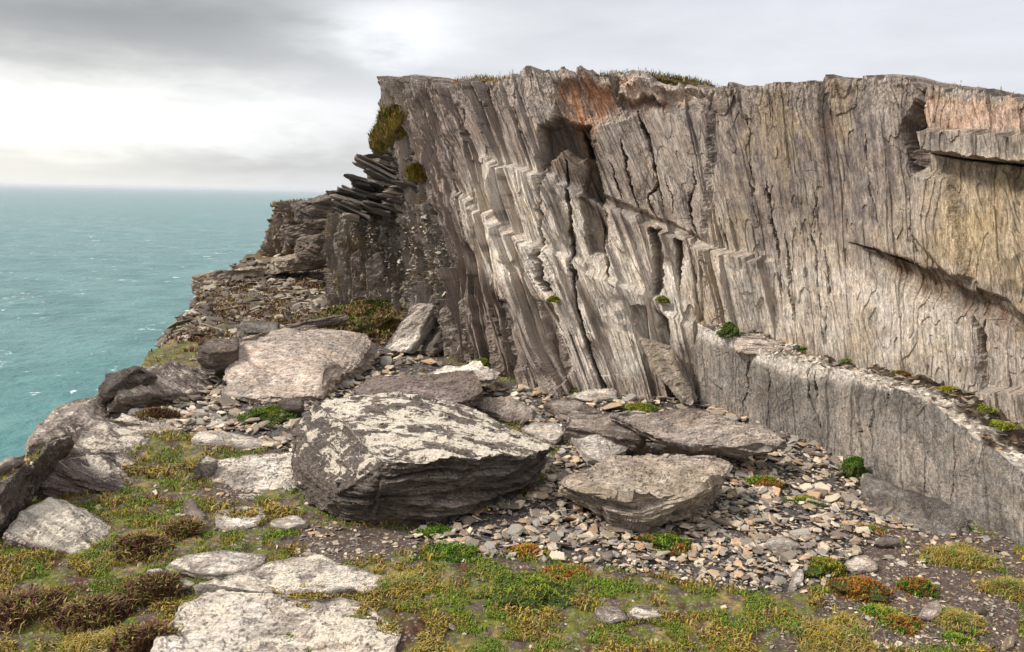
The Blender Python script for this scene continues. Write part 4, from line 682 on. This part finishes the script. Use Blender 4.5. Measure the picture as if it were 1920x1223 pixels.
def cushion(p, r, hgt, cols, label, n=None, cat='moss cushion', name='moss_cushion', blen=.022, core=(50, 58, 24), group=None, lean=.8, sq=.8, wid=.42, full=False):
    """a domed cushion with leafy tufts over it"""
    seed = int(abs(p[0] * 131 + p[1] * 977)) + 3; rs = np.random.default_rng(seed); nu_, nv_ = 28, 9; V = []
    for j in range(nv_):
        ph = (-1.3 + j / (nv_ - 1) * (math.pi / 2 + 1.3)) if full else j / (nv_ - 1) * math.pi / 2; a = np.linspace(0, 2 * math.pi, nu_, endpoint=False); rr_ = r * math.cos(ph) + 1e-4; q3 = np.stack([np.cos(a) * rr_, np.sin(a) * rr_ * sq, np.full(nu_, hgt * math.sin(ph) - .015)], 1); V.append(q3)
    V = np.concatenate(V); shp = 1 + .9 * fbm(V + p, 2.6 / max(r, .05) * .6, 4, seed, .6); V[:, :2] *= shp[:, None]; V[:, 2] *= (1 + .4 * fbm(V + p, 6, 2, seed + 1)); i = np.arange(nv_ - 1)[:, None] * nu_ + np.arange(nu_)[None]; j = np.arange(nv_ - 1)[:, None] * nu_ + (np.arange(nu_)[None] + 1) % nu_
    Q4 = np.stack([i, j, j + nu_, i + nu_], -1).reshape(-1, 4); T = np.concatenate([Q4[:, [0, 1, 2]], Q4[:, [0, 2, 3]]]); n = n or int(np.clip(9000 * r * 2, 500, 6000))
    k = rs.integers(0, len(T), n); w3 = rs.dirichlet((1, 1, 1), n); Pb = (V[T[k]] * w3[..., None]).sum(1); ol_ = rs.random(n) < (0 if full else .16); ext_ = 1 + .75 * rs.random(n) ** 1.6; Pb[ol_, :2] *= ext_[ol_, None]; Pb[ol_, 2] *= .12; L = blen * (.35 + 1.1 * rs.random(n) ** 1.5); cm = fbm(Pb + p, 3.2 / max(r, .06) * .5, 2, seed + 4)
    cl_ = np.where((cm > .05)[:, None], pick(rs, n, cols[1], [1] * len(cols[1])), pick(rs, n, cols[0], [1] * len(cols[0]))); bv, bt, bc = blades(Pb, L, L * wid, lean, cl_, seed); c0 = np.broadcast_to(srgb(*core), V.shape)
    o = meshobj(name, np.concatenate([V, bv]) + p, np.concatenate([T, bt + len(V)]), LEAF, dict(col=np.concatenate([c0, bc])), origin=np.array(p)); return tag(o, label, cat, group)
def on_ground(a, b):
    p = G(a, b, 0.); p = np.array(p); p[2] = gz(p[0], p[1])
    return p
g1, g2, ru, ol = ['green', 'bright', 'dgreen'], ['bright', 'olive'], ['rust', 'rust', 'gold'], ['olive', 'gold', 'bright']
for a, b, r, h, cs, lab in [(505, 785, .42, .16, (g1, g2), 'broad bright green mossy hummock left of the boulder top'), (1600, 895, .15, .24, (g1, ['green', 'dgreen']), 'tall dark green moss ball at the foot of the rock wall'), (1432, 912, .21, .09, (g1, ru), 'green moss cushion with an orange tip right of the broad thick slab'),
        (1505, 942, .15, .05, (g1, ol), 'low green cushion between the orange tipped one and bare soil'), (1248, 1025, .22, .10, (g1, ru), 'green and rust cushion in the pebbles under the broad thick slab'), (988, 1038, .15, .06, (ru, ol), 'small rust orange cushion at the pebble edge below the boulder'),
        (1546, 1073, .15, .12, (['green', 'olive', 'gold'], ol), 'round golden green dome on bare soil'), (1615, 1112, .18, .12, (ru, ['rust', 'olive']), 'rust red domed cushion on the soil, biggest of the red ones'), (1720, 1108, .16, .09, (['olive', 'rust'], g1), 'mixed rust and green cushion behind the pointed pale stone'),
        (1625, 995, .14, .04, (['rust', 'straw'], g1), 'faded pink brown cushion near the dark angular fragment'), (845, 1040, .24, .06, (g1, g2), 'dark green mat below the middle of the boulder'), (815, 1000, .16, .06, (g1, ['green']), 'green tuft tucked under the front foot of the boulder'),
        (1200, 772, .26, .10, (ol, g1), 'yellow green cushion beside the lens shaped slab'), (1095, 735, .42, .10, (['green', 'olive', 'rust'], ['rust', 'olive']), 'long green and rust fringe at the cliff foot'), (985, 1115, .34, .10, (['green', 'olive'], g2), 'large green mound in the middle foreground turf'),
        (1690, 1172, .15, .05, (['rust', 'olive'], g1), 'flat red and green cushion under the biggest red dome'), (1060, 1075, .18, .05, (ru, ['olive']), 'orange patch in turf right of the large green mound'), (1650, 1150, .14, .03, (g2, g1), 'bright lime mat directly below the biggest red dome'), (1790, 1200, .1, .03, (g2, g1), 'small lime green mat by the lower edge at right')]:
    cushion(on_ground(a, b), r, h, cs, lab)
for a, b, r, h, cs, lab in [(1525, 652, .20, .14, (g1, ol), 'green cushion at the start of the ledge under the cliff'), (1552, 655, .12, .09, (['heath', 'rust'], ['heath']), 'dark red tuft beside the first green cushion on the ledge'), (1605, 686, .24, .10, (ol, ['dgreen', 'olive']), 'long olive cushion midway along the ledge'), (1690, 706, .13, .07, (['heath', 'green'], ru), 'reddish tuft just left of the white blocky stone'),
        (1780, 736, .2, .08, (ol, ['gold', 'olive']), 'olive cushion just right of the white blocky stone'), (1830, 768, .16, .05, (g2, ol), 'lime tuft low on the dark soil of the ledge'), (1870, 800, .14, .05, (g2, ol), 'rightmost green tuft on the ledge'), (1368, 636, .13, .17, (g1, ['dgreen']), 'dark green ball of moss beside the pinkish white hump'), (1365, 617, .08, .09, (g2, ol), 'small yellow green ball above the dark green moss ball')]:
    cushion(on_ledge(a, b), r, h, cs, lab)
for a, b, r, lab in [(1037, 565, .09, 'tiny yellow green tuft growing in a crack of the cliff face'), (1245, 563, .10, 'small tuft on the pale diagonal step of the cliff'), (905, 683, .16, 'green tuft at the cliff foot behind the thin pale slab')]:
    p = on_cliff(a, b); cushion(p + np.array([-.03, -.1, 0]), r, r * .8, (ol, g2), lab)
for a, b, r, h, lab in [(45, 1130, .24, .10, 'wide brown heather clump at the left edge'), (180, 1140, .20, .11, 'dark heather clump between the other two large ones'), (292, 1105, .19, .11, 'brown heather clump touching the narrow cream sliver'), (275, 1205, .20, .14, 'low heather clump against the largest foreground slab'), (265, 1030, .17, .08, 'small russet heather patch above the oval slab'), (345, 1000, .14, .06, 'low brown heather at the upper turf'), (290, 790, .3, .12, 'brown heather tuft below the white spotted slab')]:
    cushion(on_ground(a, b), r, h, (['heath', 'brown', 'heath', 'olive'], ['brown', 'straw', 'brown', 'olive']), lab, cat='heather', name='heather', blen=.075, core=(84, 66, 50), n=4200, lean=.7, wid=.16)
for a, b, r, lab in [(200, 1190, .26, 'straw coloured grass tuft between heather clumps at lower left'), (1800, 1050, .30, 'straw grass tuft at right below the rock wall'), (1890, 1110, .16, 'pale grass tuft at the right edge'), (1795, 1170, .14, 'dry straw tuft right of the pointed pale stone'), (1560, 1200, .30, 'green and straw tuft at the bottom right of the turf'), (240, 1215, .2, 'yellow grass tuft at the bottom left edge'), (760, 1108, .2, 'straw tuft at the right tip of the wide pale slab')]:
    cushion(on_ground(a, b), r, .05, (['straw', 'olive', 'gold'], ['straw', 'green']), lab, cat='grass tuft', name='grass_tuft', blen=.05, core=(92, 84, 44), n=4500, lean=1.1, wid=.12)
# turf along the clifftop and on the flank
def turf(poly, depth, n, label, cols, name='turf', L0=.055):
    rs = np.random.default_rng(len(label)); pts = np.array([D(*p) for p in poly]); s = np.r_[0, np.cumsum(np.linalg.norm(np.diff(pts, axis=0), axis=1))]; t = rs.random(n) * s[-1]; P = np.stack([np.interp(t, s, pts[:, i]) for i in range(3)], 1); q_ = rs.random(n)
    P[:, 1] += .05 + depth * q_; P[:, 0] += depth * .5 * q_; P[:, 2] -= .10 * rs.random(n); P += .03 * rs.normal(size=(n, 3)); L = L0 * (.5 + rs.random(n)); V, T, C_ = blades(P, L, L * .14, .9, pick(rs, n, cols, [1] * len(cols)), 4)
    m = 60; tt_ = np.linspace(0, s[-1], m); B = np.stack([np.interp(tt_, s, pts[:, i]) for i in range(3)], 1); prof = [(.1, -.10), (.04, -.06), (.08, -.02), (.25, .0), (depth, .0), (depth, -.5)]; Wb = np.stack([B + np.array([a * .5, a, b]) for a, b in prof], 1); Wb += .05 * fbm(Wb, 3, 3, 8)[..., None]; nb = m * len(prof)
    Q4 = gridfaces(m, len(prof)); Tt = np.concatenate([Q4[:, [0, 1, 2]], Q4[:, [0, 2, 3]]]); o = meshobj(name, np.concatenate([Wb.reshape(-1, 3), V]), np.concatenate([Tt, T + nb]), LEAF, dict(col=np.concatenate([np.broadcast_to(srgb(92, 76, 40), (nb, 3)) * (.8 + .4 * rs.random((nb, 1))), C_])), origin=pts[0]); return tag(o, label, 'turf')
turf([(1110,142,13.3),(1150,139,13.2),(1200,138,13.1),(1250,143,12.9),(1300,151,12.7),(1335,164,12.5)], .8, 16000, 'long cap of brown green turf on the cliff top near its middle', ['straw', 'olive', 'brown', 'heath', 'dgreen'])
turf([(850,150,14.4),(900,144,14.0),(930,147,13.8),(965,140,13.6)], .5, 3500, 'thin tan turf strip on the cliff top left of its highest point', ['straw', 'gold', 'brown', 'rust'])
turf([(1785,162,9.4),(1820,172,9.2),(1870,179,9.0),(1940,186,8.7),(2100,196,8.2)], .5, 5000, 'straw turf fringe on the cliff top at the right edge', ['straw', 'olive', 'brown', 'dgreen'], L0=.045)
turf([(505,383,28),(560,380,27.6),(640,384,27.2)], 1.2, 3500, 'sparse turf along the top of the far headland', ['olive', 'brown', 'straw'], L0=.14)
for a, b, Y, r, h, lab in [(742, 240, 16.3, .36, .36, 'shaggy golden green grass hanging on the shoulder at the left corner of the cliff'), (722, 262, 16.6, .3, .3, 'smaller brown grass tuft under the hanging grass shoulder'), (785, 328, 15.7, .2, .12, 'green ledge tuft among the dark blades')]:
    cushion(D(a, b, Y), r, h, (['straw', 'gold', 'olive'], ['green', 'gold', 'brown']), lab, cat='grass tuft', name='grass_tuft', blen=.13, core=(110, 94, 48), n=8000, lean=1.0, wid=.12, full=True)
p = on_ground(708, 622); cushion(p, 1.0, .5, (['brown', 'olive', 'straw'], ['olive', 'green', 'heath']), 'low brown mossy mound between the propped slab and the flank', n=16000, cat='mound', name='mossy_mound', blen=.06, core=(86, 74, 46))
# shrubby grass over the far brown slope
rs = np.random.default_rng(41); m = 60000; xx = -9.3 + 7.2 * rs.random(m); yy_ = 14.5 + 12 * rs.random(m); P = np.stack([xx, yy_, gz(xx, yy_)], 1); k = (P[:, 2] > -1.2) & (fbm(P, .9, 3, 77) > -.0); P = P[k]; m = len(P); L = .05 + .08 * rs.random(m)
V, T, C_ = blades(P, L, L * .25, .9, pick(rs, m, ['brown', 'straw', 'olive', 'heath'], [4, 2, 1, 3]), 9); tag(meshobj('grass', V, T, LEAF, dict(col=C_)), 'brown rough grass over the far slope above the sea', 'grass', kind='stuff')
# ---------------------------------------------------------------- sea air
hm = bpy.data.materials.new('sea_air'); hm.use_nodes = True; hn = hm.node_tree; hn.nodes.clear()
ho = hn.nodes.new('ShaderNodeOutputMaterial'); hv = hn.nodes.new('ShaderNodeVolumePrincipled'); hv.inputs['Density'].default_value = 6e-5; hv.inputs['Color'].default_value = (.93, .96, 1, 1)
hn.links.new(hv.outputs[0], ho.inputs['Volume'])
hb = 46000.; zl, zh = -73., 9.
bxv = [(sx_ * hb, sy_ * hb, zz_) for zz_ in (zl, zh) for sx_, sy_ in ((-1, -1), (1, -1), (1, 1), (-1, 1))]
tag(meshobj('haze', bxv, [(3, 2, 1, 0), (4, 5, 6, 7), (0, 1, 5, 4), (1, 2, 6, 5), (2, 3, 7, 6), (3, 0, 4, 7)], hm), 'pale sea haze softening the horizon', 'haze', kind='stuff')
S.render.engine = 'CYCLES'
